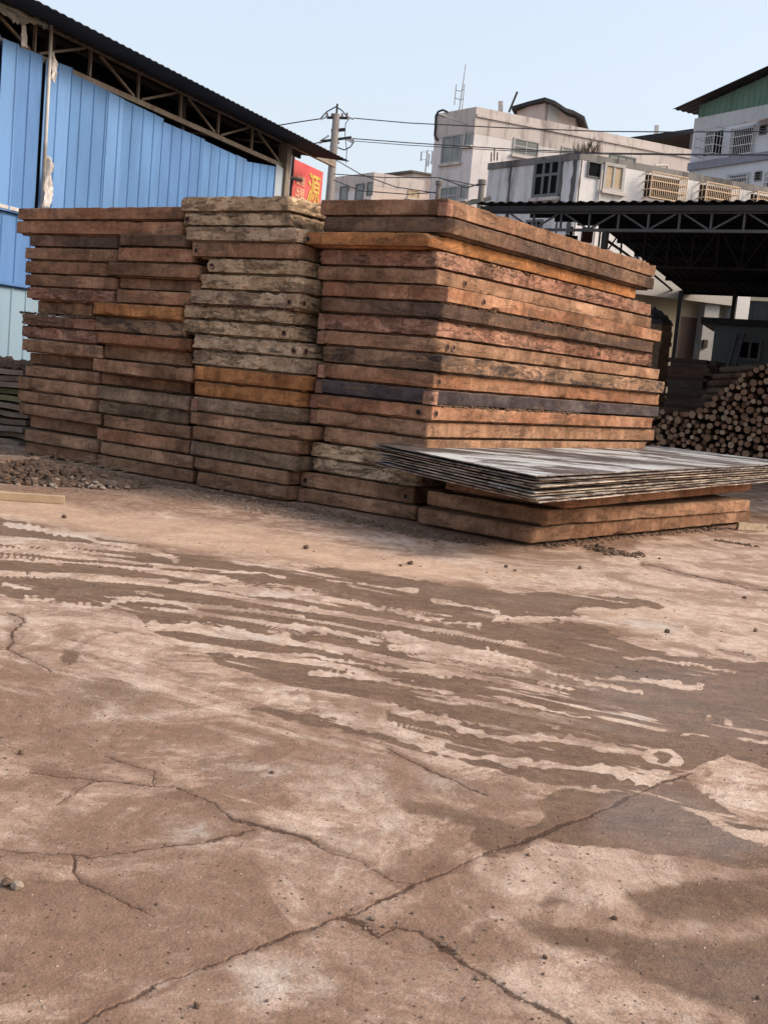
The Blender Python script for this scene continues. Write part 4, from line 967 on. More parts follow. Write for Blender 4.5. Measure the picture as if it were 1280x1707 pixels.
# rooftop hut with black sagging roof
HD = 60.0
def hq(x, y, e=0.0): return at_depth(x, y, HD + e)
kl, kn, kr = hq(862, 183, 2.6), hq(908, 170), hq(959, 191, .9)
bk_ = Vector((1.2, 5.0, 0)); zb0 = H2 - .3
def lowz(p, z): return Vector((p.x, p.y, z))
hm = MB(); tp_ = [kl, kn, kr, kr + bk_, kn + bk_ * 1.1, kl + bk_ * .6]; tp_[3].z = kr.z; tp_[4].z = kn.z; tp_[5].z = kl.z
hm.hexa([lowz(p, zb0) for p in tp_], tp_); hut = hm.build('rooftop_hut', M_WK, b2)
rm = MB(); pr = [hq(853, 177, 2.4), hq(880, 169, 1.2), hq(908, 162, -.5), hq(925, 168, -.4), hq(943, 180, -.2), hq(956, 184, 0), hq(974, 194, .2)]
th_ = .17; n_ = len(pr); far = [p + Vector((1.3, 5.6, 0)) for p in pr]
vs_ = pr + far + [p - Vector((0, 0, th_)) for p in pr] + [p - Vector((0, 0, th_)) for p in far]
fs_ = []
for i in range(n_ - 1): fs_ += [(i, i + 1, n_ + i + 1, n_ + i), (2 * n_ + i, 3 * n_ + i, 3 * n_ + i + 1, 2 * n_ + i + 1), (i, 2 * n_ + i, 2 * n_ + i + 1, i + 1), (n_ + i, n_ + i + 1, 3 * n_ + i + 1, 3 * n_ + i)]
fs_ += [(0, n_, 3 * n_, 2 * n_), (n_ - 1, 3 * n_ - 1, 4 * n_ - 1, 2 * n_ - 1)]
rm.add(vs_, fs_).build('hut_roof', M_ROOF, hut)
dm = MB(); A_2, B_2 = hq(911, 196, .0), hq(929, 198, .3); dv = (B_2 - A_2); dn_ = Vector((.35, -.9, 0)) * .06
dm.hexa([lowz(A_2, zb0), lowz(B_2, zb0), lowz(B_2, zb0) + dn_, lowz(A_2, zb0) + dn_], [lowz(A_2, kr.z + .25), lowz(B_2, kr.z + .05), lowz(B_2, kr.z + .05) + dn_, lowz(A_2, kr.z + .25) + dn_]); dm.build('door', M_FRAME, hut)
# antennas
def antenna(px, py, d, ztop_px, label, kind):
    b = at_depth(px, py, d); m = MB(); zt_ = at_depth(px, ztop_px, d).z
    if kind == 'mast':
        m.tube(b, (b.x + .1, b.y, zt_), .03, 6, .016)
        for s, hh in ((-.24, 1.15), (.13, 1.2)):
            m.tube((b.x + s, b.y, b.z + (.25 if s < 0 else 0)), (b.x + s, b.y, b.z + hh), .022, 6)
            m.tube((b.x + s, b.y, b.z + hh - .25), (b.x, b.y, b.z + hh - .28), .018, 5); m.tube((b.x + s, b.y, b.z + .55), (b.x, b.y, b.z + .5), .018, 5)
    else:
        m.tube(b, (b.x, b.y, zt_), .05, 6)
        for s, z0, z1 in ((-.38, .7, 1.3), (.14, .4, 1.2), (.34, .55, 1.4)):
            m.cbox((b.x + s, b.y, b.z + (z0 + z1) / 2), .09, .09, z1 - z0); m.tube((b.x, b.y, b.z + z1), (b.x + s, b.y, b.z + z1), .015, 5); m.tube((b.x, b.y, b.z + z0 + .1), (b.x + s, b.y, b.z + z0 + .1), .015, 5)
    return tag(m.build('antenna_mast', simple('antenna_grey', (.30, .30, .31), .5), None, origin=b), label, 'antenna')
antenna(765, 185, 56.5, 106, 'tall thin antenna mast with two side elements on the white block roof', 'mast')
rp = MB(); p = at_depth(848, 187, 57); rp.tube(p, at_depth(862, 153, 57), .05, 6); tag(rp.build('leaning_rod', M_DARKST, None, origin=p), 'dark rod leaning to the right on the roof of the white block', 'rod')
rp = MB(); p = at_depth(834, 186, 57); rp.bar(p, at_depth(834, 169, 57), .2, .2); tag(rp.build('roof_post', M_WP, None, origin=p), 'short pale post standing on the roof left of the leaning rod', 'post')
lm = MB(); p = L2.w(L2.at(780, 208)[0], L2.at(780, 208)[1], 0); p2 = L2.w(L2.at(768, 201)[0], L2.at(768, 201)[1], .9)
lm.tube(p, p2, .025, 6); lm.tube(p2, p2 + (p2 - p).normalized() * .3, .07, 8); tag(lm.build('flood_lamp', M_FRAME, None, origin=p), 'small floodlight on an arm fixed near the corner of the white block', 'lamp')
cm_ = MB(); cm_.path([L2.w(L2.at(x, y)[0], L2.at(x, y)[1], .1) for x, y in ((748, 187), (741, 184), (733, 187), (729, 194), (728, 215), (727, 226), (732, 235))], .05, 5); tag(cm_.build('drooping_cable', M_DARKST, None, origin=L2.w(aL2, H2)), 'dark cable drooping over the left edge of the white block', 'cable')

# ---- third building: nearer stained house with cages
c3 = at_depth(968, 254, 36.0); H3 = c3.z
L3 = Plane(c3, -38.0); R3 = Plane(c3, 65.7)
aL3 = L3.at(815, 272)[0]; aR3 = R3.at(1420, 330)[0]
b3 = thing('stained_house', 'nearer white house with black-streaked parapet and projecting window cages above the dark shed roof', 'building', (c3.x, c3.y, 0))
C3 = Vector((c3.x, c3.y, 0)); A3 = L3.w(aL3, 0); B3 = R3.w(aR3, 0); D3 = B3 + (A3 - C3)
prism([C3, B3, D3, A3], 0, H3 - .2).build('wall', M_W2, b3)
prism(grow([C3, B3, D3, A3], 1.006), H3 - .2 + .003, H3).build('parapet', plaster('coping_stained', (.22, .21, .20), (.05, .047, .047), .9), b3)
window(L3, rectpx(L3, 896, 274, 927, 322), b3, 3, 1, frame=M_FRD, glass=M_BLACKGL, fw=.11, split=[.62], label='dark framed window with black panes')
window(L3, rectpx(L3, 880, 371, 900, 392), b3, 3, 1, frame=M_FRD, glass=M_BLACKGL)
window(R3, rectpx(R3, 981, 270, 998, 296), b3, 1, 1, frame=M_FRD, glass=M_BLACKGL, fw=.03, sill=False, label='square black opening with rounded corners')
window(R3, rectpx(R3, 1011, 276, 1033, 316), b3, 2, 1, glass=M_CURT, fw=.09, label='window with drawn tan curtain')
for i, (x0, y0, x1, y1) in enumerate(((1087, 286, 1141, 338), (1178, 303, 1228, 350), (1263, 319, 1313, 365))):
    rc = rectpx(Plane(R3.w(0, 0, .36), 65.7), x0, y0, x1, y1); g = (rc[0] + .03, rc[1] - .03, rc[2] + .03, rc[3] - .03)
    MB().box(R3.w(g[0], g[2], -.01), R3.d * (g[1] - g[0]), R3.n * .02, (0, 0, g[3] - g[2])).build('pane', M_BLACKGL, b3)
    cage(R3, rc, b3, .36, 18, 3)
# black damp runs down the stained wall: flat ragged patches of mould
def damp(pl, x0, x1, y, zlow, seed):
    a0 = pl.at(x0, y)[0]; a1 = pl.at(x1, y)[0]; a0, a1 = min(a0, a1), max(a0, a1); c = (a0 + a1) / 2; hw = (a1 - a0) / 2; n = 60; m = MB(); L, Rr = [], []
    for k in range(n + 1):
        z = H3 - .21 - (H3 - .21 - zlow) * k / n; e1 = mnoise.noise(Vector((z * 2.2, seed, 0))) + .6 * mnoise.noise(Vector((z * 9, seed, 3))); e2 = mnoise.noise(Vector((z * 2.6, seed, 7))) + .6 * mnoise.noise(Vector((z * 11, seed, 9)))
        L.append(pl.w(max(0.005, c - hw * (1 + .8 * e1)), z, .004)); Rr.append(pl.w(max(0.02, c + hw * (1 + .8 * e2)), z, .004))
    m.add(L + Rr, [(i, i + 1, n + 2 + i, n + 1 + i) for i in range(n)]); m.build('damp_stain', M_GRIME, b3)
damp(L3, 956, 963, 262, 2, 3); damp(L3, 851, 854, 270, 4.0, 8); damp(L3, 938, 941, 262, 6.0, 5); damp(R3, 968.5, 971, 262, 3, 11)
MB().tube(R3.w(R3.at(1003, 262)[0], 0, .06), R3.w(R3.at(1003, 262)[0], H3 - .4, .06), .035, 6).build('downpipe', M_WP, b3)
hr_ = MB(); P = [R3.w(R3.at(x, y)[0], R3.at(x, y)[1], -.3) for x, y in ((1101, 281), (1101, 274), (1122, 274), (1123, 284))]; hr_.path(P, .04, 6)
tag(hr_.build('roof_hoop', M_WP, None, origin=P[0]), 'bent grey pipe hoop on the parapet above the first window cage', 'pipe')
for i, (x, y, h) in enumerate(((818, 268, 14), (823, 266, 18), (828, 266, 12))):
    p = at_depth(x, y + 2, 38); tag(MB().tube(p, at_depth(x + 1, y - h, 38), .02, 5).build('rebar', M_DARKST, None, origin=p), None, None)
def tuft(c, r, h, n, seed, mat, name, label, spread=.5):
    rg = random.Random(seed); m = MB()
    for _ in range(n):
        a = rg.uniform(0, 6.28); d = r * rg.random() ** .5; b = Vector(c) + Vector((d * math.cos(a), d * math.sin(a), 0)); hh = h * rg.uniform(.4, 1)
        tip = b + Vector((rg.uniform(-spread, spread) * hh, rg.uniform(-spread, spread) * hh, hh)); w = Vector((math.cos(a + 1), math.sin(a + 1), 0)) * h * .025
        mid = (b + tip) / 2 + Vector((rg.uniform(-.1, .1), rg.uniform(-.1, .1), 0)) * hh
        m.add([b - w, b + w, mid + w * .8, mid - w * .8, tip], [(0, 1, 2, 3), (3, 2, 4)])
    o = m.build(name, mat, None, origin=c); o['kind'] = 'stuff'; return o
for o in [o for o in bpy.data.objects if o.name.startswith('rebar')]:
    tag(o, 'thin bare steel rod sticking up from the left parapet end of the stained house', 'rod', 'bare rods on the stained house parapet')
M_DRY = simple('dry_grass', (0.09, 0.068, 0.045), .9, .4); 
tuft(at_depth(978, 257, 37.0), .42, .55, 90, 3, M_DRY, 'dry_grass', '')

# ---- first building: low white and pink house far left of centre
c1 = at_depth(624, 287, 75.0); H1 = c1.z; L1 = Plane(c1, -38); R1 = Plane(c1, 66)
b1 = thing('distant_house', 'distant low house, white on one side and pink on the other, beside the power pole', 'building', (c1.x, c1.y, 0))
C1 = Vector((c1.x, c1.y, 0)); A1 = L1.w(L1.at(554, 300)[0], 0); B1 = R1.w(R1.at(728, 303)[0], 0); D1 = B1 + A1 - C1
prism([C1, B1, D1, A1], 0, H1 - .8).build('wall', M_WK, b1); prism(grow([C1, B1, D1, A1], 1.004), H1 - .8 + .003, H1).build('parapet', M_WP, b1)
MB().box(L1.w(0.01, 0, 0), L1.d * (L1.at(554, 300)[0] - .02), L1.n * .05, (0, 0, H1 - 1.0)).build('side_render', M_W1, b1)
for x0, y0, x1, y1 in ((570, 313, 579, 334), (596, 309, 605, 333), (615, 306, 621, 324)): window(Plane(L1.w(0, 0, .05), -38), rectpx(L1, x0, y0, x1, y1), b1, 1, 1, frame=M_FRD, sill=False)
rc = rectpx(R1, 682, 317, 697, 330); window(R1, rc, b1, 2, 1, frame=M_CURT, glass=M_CURT)
s1 = at_depth(690, 296, 80); sh = prism([s1 + Vector((0, 0, 0)), s1 + R1.d * 4, s1 + R1.d * 4 + L1.d * 3, s1 + L1.d * 3], H1 - 1, at_depth(690, 289, 80).z); sh.build('rooftop_room', M_W1, b1)
prism(grow([s1, s1 + R1.d * 4, s1 + R1.d * 4 + L1.d * 3, s1 + L1.d * 3], 1.25), at_depth(690, 289, 80).z + .003, at_depth(690, 286, 80).z).build('rooftop_slab', M_GRIME, b1)
antenna(709, 287, 82, 250, 'cluster of short panel antennas on a mast above the distant pink house', 'cell')

# ---- fourth building: bluish house with green metal gable, far right
c4 = at_depth(1159, 190, 50.0); L4 = Plane(c4, -29.5 + 180)
b4 = thing('green_gable_house', 'tall bluish-white house with green ribbed metal gable and dark overhanging roof at the right edge', 'building', (c4.x, c4.y, 0))
a4 = L4.at(1420, 190)[0]; A4 = L4.w(0, 0); B4 = L4.w(a4, 0); bk = R2.d * 9
zg = L4.at(1162, 197)[1]
prism([A4, B4, B4 + bk, A4 + bk], 0, zg - .55).build('wall', M_W3, b4)
prism(grow([A4, B4, B4 + bk, A4 + bk], 1.003), zg - .55 + .003, zg).build('parapet', plaster('parapet_grey', (.48, .49, .5), (.15, .15, .155), .5), b4)
zt0 = L4.at(1163, 176)[1]; zt1 = L4.at(1278, 124)[1]; aa = L4.at(1278, 124)[0]; zt1 = zt0 + (zt1 - zt0) * a4 / aa
M_GREEN = corr_mat('green_sheet', (0.10, 0.17, 0.13), .6, (.16, .17, .15))
L4i = Plane(L4.w(0, 0, -.1), -29.5 + 180)
ribbed(L4i, .05, a4, zg + .004, zg + .004, zt0, zt1, 0, .3, .04, .05, .02).build('gable_cladding', M_GREEN, b4)
prism([A4 + R2.d * .15, B4 + R2.d * .15, B4 + bk, A4 + bk], zg + .004, zt0 - .1).build('upper_storey', M_GREEN, b4)
sl4 = (zt1 - zt0) / a4
corr_roof(lambda u, v, h: L4.w(v, zt0 + .08 + sl4 * v + h, -u), -.45, 9.0, -.9, a4 + 1, .3, .03, .02).build('roof', M_ROOF, b4)
MB().box(L4.w(0, L4.at(1192, 279)[1], 0), L4.d * a4, L4.n * .12, (0, 0, .3)).build('ledge', simple('ledge_blue', (.22, .23, .28), .8), b4)
for x0, y0, x1, y1, dp in ((1175, 220, 1202, 258, .5), (1222, 216, 1254, 255, .12), (1215, 292, 1246, 312, .12), (1278, 288, 1310, 310, .12)):
    rc = rectpx(L4, x0, y0, x1, y1); MB().box(L4.w(rc[0] + .05, rc[2] + .05, -.01), L4.d * (rc[1] - rc[0] - .1), L4.n * .02, (0, 0, rc[3] - rc[2] - .1)).build('pane', M_BLACKGL, b4)
    cage(L4, rc, b4, dp, 12, 3, M_BARW)
for x0, y0, x1, y1 in ((1268, 211, 1276, 222), (1260, 288, 1267, 299)): window(L4, rectpx(L4, x0, y0, x1, y1), b4, 1, 3, frame=M_FRD, glass=M_BLACKGL, fw=.04, sill=False)
# small awning above the tiny vent window
rc = rectpx(L4, 1262, 200, 1290, 208); MB().hexa([L4.w(rc[0], rc[3], 0), L4.w(rc[1], rc[3], 0), L4.w(rc[1], rc[2], .8), L4.w(rc[0], rc[2], .8)], [L4.w(rc[0], rc[3] + .06, 0), L4.w(rc[1], rc[3] + .06, 0), L4.w(rc[1], rc[2] + .06, .8), L4.w(rc[0], rc[2] + .06, .8)]).build('awning', M_WP, b4)
# dark lean-to between the two roofs
cp = Plane(at_depth(1157, 214, 62), -52); k0 = cp.at(1060, 231)[0]; zc1 = cp.at(1157, 214)[1]
can = thing('rooftop_canopy', 'low dark open canopy behind the white block, left of the green gabled house', 'canopy', cp.w(0, 0))
a_, z_ = cp.at(1068, 229)
MB().hexa([cp.w(0, zc1 - .25, 0), cp.w(a_ * 1.4, z_ - .3, 0), cp.w(a_ * 1.4, z_ - .3, -6), cp.w(0, zc1 - .25, -6)], [cp.w(0, zc1, 0), cp.w(a_ * 1.4, z_, 0), cp.w(a_ * 1.4, z_, -6), cp.w(0, zc1, -6)]).build('canopy_roof', M_ROOF, can)
MB().hexa([cp.w(0, 0, -5.8), cp.w(a_ * 1.4, 0, -5.8), cp.w(a_ * 1.4, 0, -6), cp.w(0, 0, -6)], [cp.w(0, zc1 - .3, -5.8), cp.w(a_ * 1.4, z_ - .34, -5.8), cp.w(a_ * 1.4, z_ - .34, -6), cp.w(0, zc1 - .3, -6)]).build('canopy_back', M_ROOF, can)  # dark back wall added to stand for the shaded interior
MB().bar(cp.w(.1, 0, -.1), cp.w(.1, zc1 - .26, -.1), .2, .2, up=(1, 0, 0)).build('post', M_GRIME, can)
p = at_depth(1094, 236, 68); tag(MB().bar(p - Vector((0, 0, 1)), at_depth(1094, 209, 68), .2, .2, up=(0, 1, 0)).build('roof_post', M_W1, None, origin=p), 'white square post rising behind the long parapet, beside the dark canopy', 'post')

# ================================================================== POWER POLE AND CABLES
M_CONC = simple('pole_concrete', (0.2, 0.18, 0.165), .85, .25, 4, dirt=(.16, .13, .12)); M_CABLE = simple('cable_dark', (0.045, 0.045, 0.05), .6, .1); M_INS = simple('insulator', (0.18, 0.13, 0.12), .4, .3)
pt = at_depth(561, 190, 42.0); ptop = at_depth(560, 178, 42.0).z
pole = thing('power_pole', 'grey concrete power pole with two crossarms standing beyond the end of the blue shed', 'power pole', (pt.x, pt.y, 0))
lean = Vector((0, 0, 0)); base = at_depth(549, 335, 42.0)
dx = (pt.x - base.x) / (pt.z - base.z)
def pp(z): return Vector((pt.x + (z - pt.z) * dx, pt.y, z))
MB().tube(pp(0), pp(pt.z), .21, 14, .12).build('shaft', M_CONC, pole, smooth=True)
MB().tube(pp(pt.z), pp(ptop + .1), .035, 6).build('lightning_rod', M_DARKST, pole)
def X(x, y): return at_depth(x, y, 42.0)
for (x0, y0, x1, y1) in ((545, 196, 580, 197), (535, 236, 586, 229)):
    m = MB(); m.bar(X(x0, y0), X(x1, y1), .07, .08); m.build('crossarm', M_DARKST, pole)
m = MB(); m.bar(X(552, 218), X(575, 216), .09, .1); m.build('crossarm', M_DARKST, pole)
for (x, y) in ((545, 196), (578, 196), (553, 197), (570, 197)):
    m = MB(); q_ = X(x, y); m.tube(q_ + Vector((0, 0, .04)), q_ + Vector((0, 0, .16)), .045, 8, .03); m.build('insulator', M_INS, pole)
for (x0, y0, x1, y1) in ((544, 195, 534, 199), (579, 195, 590, 199), (548, 226, 533, 236), (582, 230, 590, 235), (540, 232, 532, 240), (576, 231, 588, 238), (554, 226, 566, 240), (562, 239, 549, 246)):
    m = MB(); A, B = X(x0, y0), X(x1, y1)
    for i in range(6): m.tube(A.lerp(B, i / 6), A.lerp(B, (i + .6) / 6), .045, 7, .03)
    m.build('insulator', M_INS, pole)
def wire(pts, label, r=.014, name='power_line', group='overhead lines from the power pole', cat='cable', sub=6, droop=.0):
    P = []
    for a, b in zip(pts[:-1], pts[1:]):
        for i in range(sub):
            t = i / sub; q_ = a.lerp(b, t); q_.z -= droop * 4 * t * (1 - t); P.append(q_)
    P.append(pts[-1]); m = MB(); m.path(P, r, 5); return tag(m.build(name, M_CABLE, None, origin=pts[0]), label, cat, group)
def W(l): return [at_depth(x, y, d) for x, y, d in l]
wire(W([(590, 197, 42), (680, 205, 40.5), (840, 213, 38), (1000, 219, 35.5), (1140, 220, 33.5), (1280, 219, 31.5), (1420, 216, 29.5)]), 'upper thick cable running right from the top crossarm across the white block', .017)
wire(W([(588, 231, 42), (680, 238, 40.5), (840, 248, 38), (1000, 255, 35.5), (1140, 257, 33.5), (1280, 258, 31.5), (1420, 256, 29.5)]), 'lower cable running right from the second crossarm, uppermost of the close pair', .017)
wire(W([(589, 235, 41.7), (680, 242, 40.2), (840, 251, 37.7), (1000, 257, 35.2), (1140, 258.5, 33.3), (1280, 259, 31.3), (1420, 257, 29.3)]), 'lower cable running right from the second crossarm, lowermost of the close pair', .012)
wire(W([(534, 198, 42), (500, 203, 42), (470, 208, 42), (380, 222, 42)]), 'cable running left from the top crossarm behind the shed roof', .02)
wire(W([(533, 237, 42), (515, 242, 42), (480, 250, 42)]), 'cable running left from the second crossarm behind the shed roof', .02)
wire(W([(534, 198, 42), (545, 186, 42), (560, 178, 42), (570, 184, 42), (580, 196, 42)]), 'jumper cable looped over the very top of the pole', .022)
wire(W([(582, 198, 42), (576, 206, 42), (575, 225, 42), (578, 250, 42), (577, 272, 42)]), 'thin drop cable hanging beside the pole on its right', .014)
wire(W([(590, 236, 42), (584, 245, 42), (574, 250, 42), (560, 245, 42)]), 'slack loop under the right end of the second crossarm', .022)
wire(W([(557, 265, 41), (600, 290, 40), (660, 312, 39), (728, 322, 38)]), 'sagging service cable dropping right towards the small stub pole', .016, cat='cable')
wire(W([(556, 300, 41), (600, 318, 40), (680, 324, 39), (730, 320, 38)]), 'lowest service cable passing in front of the distant house', .016)
wire(W([(556, 290, 41), (640, 296, 40), (728, 296, 38), (803, 311, 34)]), 'service cable strung between power pole and the wooden stub pole', .016)
for (x, y0, y1, d, r, lab) in ((804, 300, 345, 33, .085, 'weathered wooden stub pole in front of the stained house, tangled with cables'), (732, 302, 335, 37, .075, 'short grey stub pole with a cap in front of the white block')):
    b = at_depth(x - 3, y1, d); tpt = at_depth(x, y0, d); m = MB(); m.tube((b.x, b.y, 0), tpt, r * 1.2, 10, r); m.tube(tpt - Vector((0, 0, .12)), tpt, r * 1.4, 10)
    if x == 804: m.bar(at_depth(775, 341, d), at_depth(818, 330, d), .08, .1)
    tag(m.build('stub_pole', M_CONC, None, origin=(b.x, b.y, 0)), lab, 'pole')
wire(W([(804, 306, 33), (790, 309, 33), (778, 313, 33), (732, 296, 37)]), 'short cable knotted round the top of the wooden stub pole', .02)
wire(W([(772, 342, 33), (786, 334, 33), (800, 333, 33), (818, 330, 33)]), 'dark cable lying along the stub pole crosspiece', .03)
# ================================================================== RIGHT: OPEN DARK SHED
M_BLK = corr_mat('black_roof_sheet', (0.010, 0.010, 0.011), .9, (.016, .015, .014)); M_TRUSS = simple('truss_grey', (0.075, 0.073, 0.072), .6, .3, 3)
FP = Plane(at_depth(1280, 335, 20.6), -55.3)
ZF = FP.at(1280, 336)[1]; aF1 = FP.at(792, 343)[0]; aF0 = -9.0
oshed = thing('open_shed', 'wide open-sided dark shed with black corrugated roof and grey trusses on the right', 'shed', FP.w(0, 0))
DEP = 12.5; RID = 6.0; ZR = .50
GU = UU
def fp(a, t, z): q_ = FP.w(a, z, 0) + GU * t; q_.z = z; return q_
ZB = 4.28
# height of the far eave from the photo
pb = fp(FP.at(1142, 487)[0], 0, 0)
def zback(x, y, t):
    r = ray(x, y); o = Vector((0, 0, CAMZ)); n = FP.n; k = ((FP.p + GU * t) - o).dot(n) / r.dot(n); return (o + r * k)
qb = zback(1142, 487, DEP); ZBK = qb.z
aB = (qb - GU * DEP - FP.p).dot(FP.d)
def zr(t): return ZF + (ZR * t / RID if t < RID else ZR + (ZBK - ZF - ZR) * (t - RID) / (DEP - RID))
def sh_at(a, t): return fp(a, t, zr(t))
aLft = (aF1 + aB) / 2
sk = lambda u, v: u + (aB - aF1) * (v / DEP) * (u - aF0) / (aF1 - aF0)
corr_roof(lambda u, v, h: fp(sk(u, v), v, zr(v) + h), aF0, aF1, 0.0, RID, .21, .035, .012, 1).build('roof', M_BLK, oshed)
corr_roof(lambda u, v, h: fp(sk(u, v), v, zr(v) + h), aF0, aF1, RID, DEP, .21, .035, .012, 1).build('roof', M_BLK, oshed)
MB().bar(fp(aF0, .05, ZF - .10), fp(aF1 - .1, .05, ZF - .10), .06, .10).build('eave_beam', M_DARKST, oshed)
for t in (1.2, 2.4, 3.6, 4.8, 6.0, 7.2, 8.4, 9.6, 10.8, 12.3):
    MB().bar(fp(aF0, t, zr(t) - .06), fp(sk(aF1, t), t, zr(t) - .06), .05, .09).build('purlin', M_BLK, oshed)
def truss(t, zc, ztp, a0, a1, spacing, phase, mat):
    for nm, z in (('truss_chord', zc), ('truss_chord', ztp)): MB().bar(fp(a0, t, z), fp(a1, t, z), .06, .05).build(nm, mat, oshed)
    k = int((a0 - phase) / spacing) - 1
    while phase + k * spacing < a1:
        a = phase + k * spacing
        if a > a0:
            MB().bar(fp(a, t, zc + .025), fp(a, t, ztp - .025), .035, .035, up=FP.d).build('truss_web', mat, oshed)
            if k % 2 == 0:
                for s in (-1, 1):
                    e = a + s * spacing * .88
                    if a0 < e < a1: MB().bar(fp(a + s * .04, t, zc + .03), fp(e, t, ztp - .03), .03, .03, up=FP.n).build('truss_web', mat, oshed)
        k += 1
zc = FP.at(1100, 383)[1]; ztp = FP.at(1100, 352)[1]
n0 = FP.at(1075, 375)[0]; n1 = FP.at(1180, 375)[0]
truss(.12, zc, ztp, aF0, aF1 - .2, abs(n1 - n0) / 2, n0, M_TRUSS)
truss(RID, zr(RID) - .95, zr(RID) - .15, aF0, sk(aF1, RID), abs(n1 - n0) / 2, n0 + .3, M_DARKST)
for t, x in ((.12, 1004),):
    a = FP.at(x, 390)[0]; MB().bar(fp(a, t, 0), fp(a, t, zc - .03), .10, .10, up=FP.d).build('post', M_DARKST, oshed)
for x in (1134, 1224, 1330):
    q_ = zback(x, 500, DEP - .3); MB().bar((q_.x, q_.y, 0), (q_.x, q_.y, ZBK), .11, .11, up=FP.d).build('post', M_DARKST, oshed)
for a in (-8.5,): MB().bar(fp(a, .2, 0), fp(a, .2, zc), .12, .12, up=FP.d).build('post', M_DARKST, oshed)
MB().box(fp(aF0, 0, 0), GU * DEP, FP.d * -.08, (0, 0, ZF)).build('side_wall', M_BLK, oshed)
# diagonal brace cable under the left edge of the roof
tag(MB().path([zback(1004, 396, 1.0), zback(1044, 424, 5), zback(1085, 455, 9), zback(1120, 484, 12)], .03, 5).build('brace_cable', M_DARKST, None, origin=zback(1004, 396, 1.0)), 'dark sagging cable under the left slope of the black shed roof', 'cable')
bx = MB(); q_ = zback(978, 392, 3); bx.cbox(q_, .22, .2, .30); tag(bx.build('switch_box', simple('box_maroon', (.06, .03, .03), .6), None, origin=q_), 'small dark maroon box hanging in the trusses of the open shed', 'box')
bx = MB(); q_ = zback(951, 398, 3); bx.cbox(q_, .26, .2, .12); bx.tube(q_, q_ + Vector((0, 0, .25)), .03, 6); tag(bx.build('hanging_lamp', M_BLACKGL, None, origin=q_), 'small black lamp fitting hanging left of the maroon box', 'lamp')

# ---- shopfront of pale rendered building seen through the shed
SP = Plane(at_depth(1085, 560, 34.5), 70.0)
M_CREAM = plaster('plaster_cream', (0.56, 0.49, 0.36), (0.25, 0.2, 0.15), .3)
sf = thing('shopfront', 'cream low shopfront with brown shutter and white pier behind the open shed', 'building', SP.w(0, 0))
e0 = SP.at(1040, 520)[0]; e1 = SP.at(1216, 520)[0]; zt_ = SP.at(1150, 478)[1] + .6; zl = SP.at(1160, 505)[1]
MB().box(SP.w(e0, 0, -.3), SP.d * (e1 - e0), SP.n * .3, (0, 0, zt_)).build('wall', M_CREAM, sf)
MB().box(SP.w(e0, zl, 0), SP.d * (e1 - e0 - .3), SP.n * .5, (0, 0, zt_ - zl)).build('fascia', plaster('fascia_pale', (0.45, 0.42, 0.37), (.3, .25, .2), .3), sf)
rc = rectpx(SP, 1131, 527, 1160, 640); MB().box(SP.w(rc[0], 0, .0), SP.d * (rc[1] - rc[0]), SP.n * .03, (0, 0, rc[3])).build('shutter', corr_mat('shutter_brown', (0.13, 0.085, 0.07), .6), sf)
rc = rectpx(SP, 1163, 512, 1172, 640); MB().box(SP.w(rc[0], 0, .0), SP.d * (rc[1] - rc[0]), SP.n * .35, (0, 0, zl - .003)).build('pier', M_FRAME, sf)
rc = rectpx(SP, 1176, 518, 1210, 640)
m = MB(); z = .05
while z < rc[3]: m.box(SP.w(rc[0], z, .0), SP.d * (rc[1] - rc[0]), SP.n * .045, (0, 0, .11)); z += .14
m.build('roller_door', simple('roller_cream', (.42, .37, .26), .6), sf)
rc = rectpx(SP, 1207, 492, 1215, 640); MB().box(SP.w(rc[0], 0, .0), SP.d * (rc[1] - rc[0]), SP.n * .5, (0, 0, zt_)).build('pier', M_W1, sf)
rc = rectpx(SP, 1159, 566, 1164, 580); MB().box(SP.w(rc[0], rc[2], .36), SP.d * (rc[1] - rc[0]), SP.n * .06, (0, 0, rc[3] - rc[2])).build('meter_box', M_DARKST, sf)
# long dark metal wall behind the shed to the right
DP = Plane(at_depth(1218, 510, 36.5), 118.0)
dw = thing('dark_metal_fence', 'tall dark blue-grey ribbed metal wall behind the posts of the open shed', 'wall', DP.w(0, 0))
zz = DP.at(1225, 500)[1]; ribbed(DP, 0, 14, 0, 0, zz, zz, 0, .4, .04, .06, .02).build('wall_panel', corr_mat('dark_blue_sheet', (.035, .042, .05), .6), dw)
MB().box(DP.w(0, zz + .003, -.1), DP.d * 14, DP.n * .16, (0, 0, .42)).build('coping', M_CREAM, dw)
# ---- grey hut with flat roof inside the shed
HP = Plane(at_depth(1188, 570, 30.8), 122.0); HQ = Plane(at_depth(1188, 570, 30.8), 20.0)
gh = thing('grey_hut', 'grey-green hut with flat dark roof under the open shed, ladder leaning on it', 'hut', HP.w(0, 0))
zh = HP.at(1190, 541)[1]; g0 = HP.w(0, 0); g1 = HP.w(6, 0); g2 = g1 + HQ.d * 3; g3 = g0 + HQ.d * 3
M_HUT = plaster('hut_paint', (0.14, 0.155, 0.15), (.08, .085, .08), .3)
prism([g0, g1, g2, g3], 0, zh).build('wall', M_HUT, gh); prism(grow([g0, g1, g2, g3], 1.12), zh + .003, zh + .16).build('flat_roof', M_DARKST, gh)
window(HP, rectpx(HP, 1236, 570, 1262, 598), gh, 2, 1, frame=M_FRD, glass=M_BLACKGL, sill=False)
ld = MB(); 
for x0, x1 in ((1230, 1216), (1241, 1229)):
    a, z = HP.at(x0, 557); b, z2_ = HP.at(x1, 605); ld.bar(HP.w(a, z, .1), HP.w(b, 1.0, .9), .05, .07)
la = thing('ladder', 'thin pale ladder leaning against the grey hut', 'ladder', HP.w(HP.at(1222, 600)[0], 0, .9))
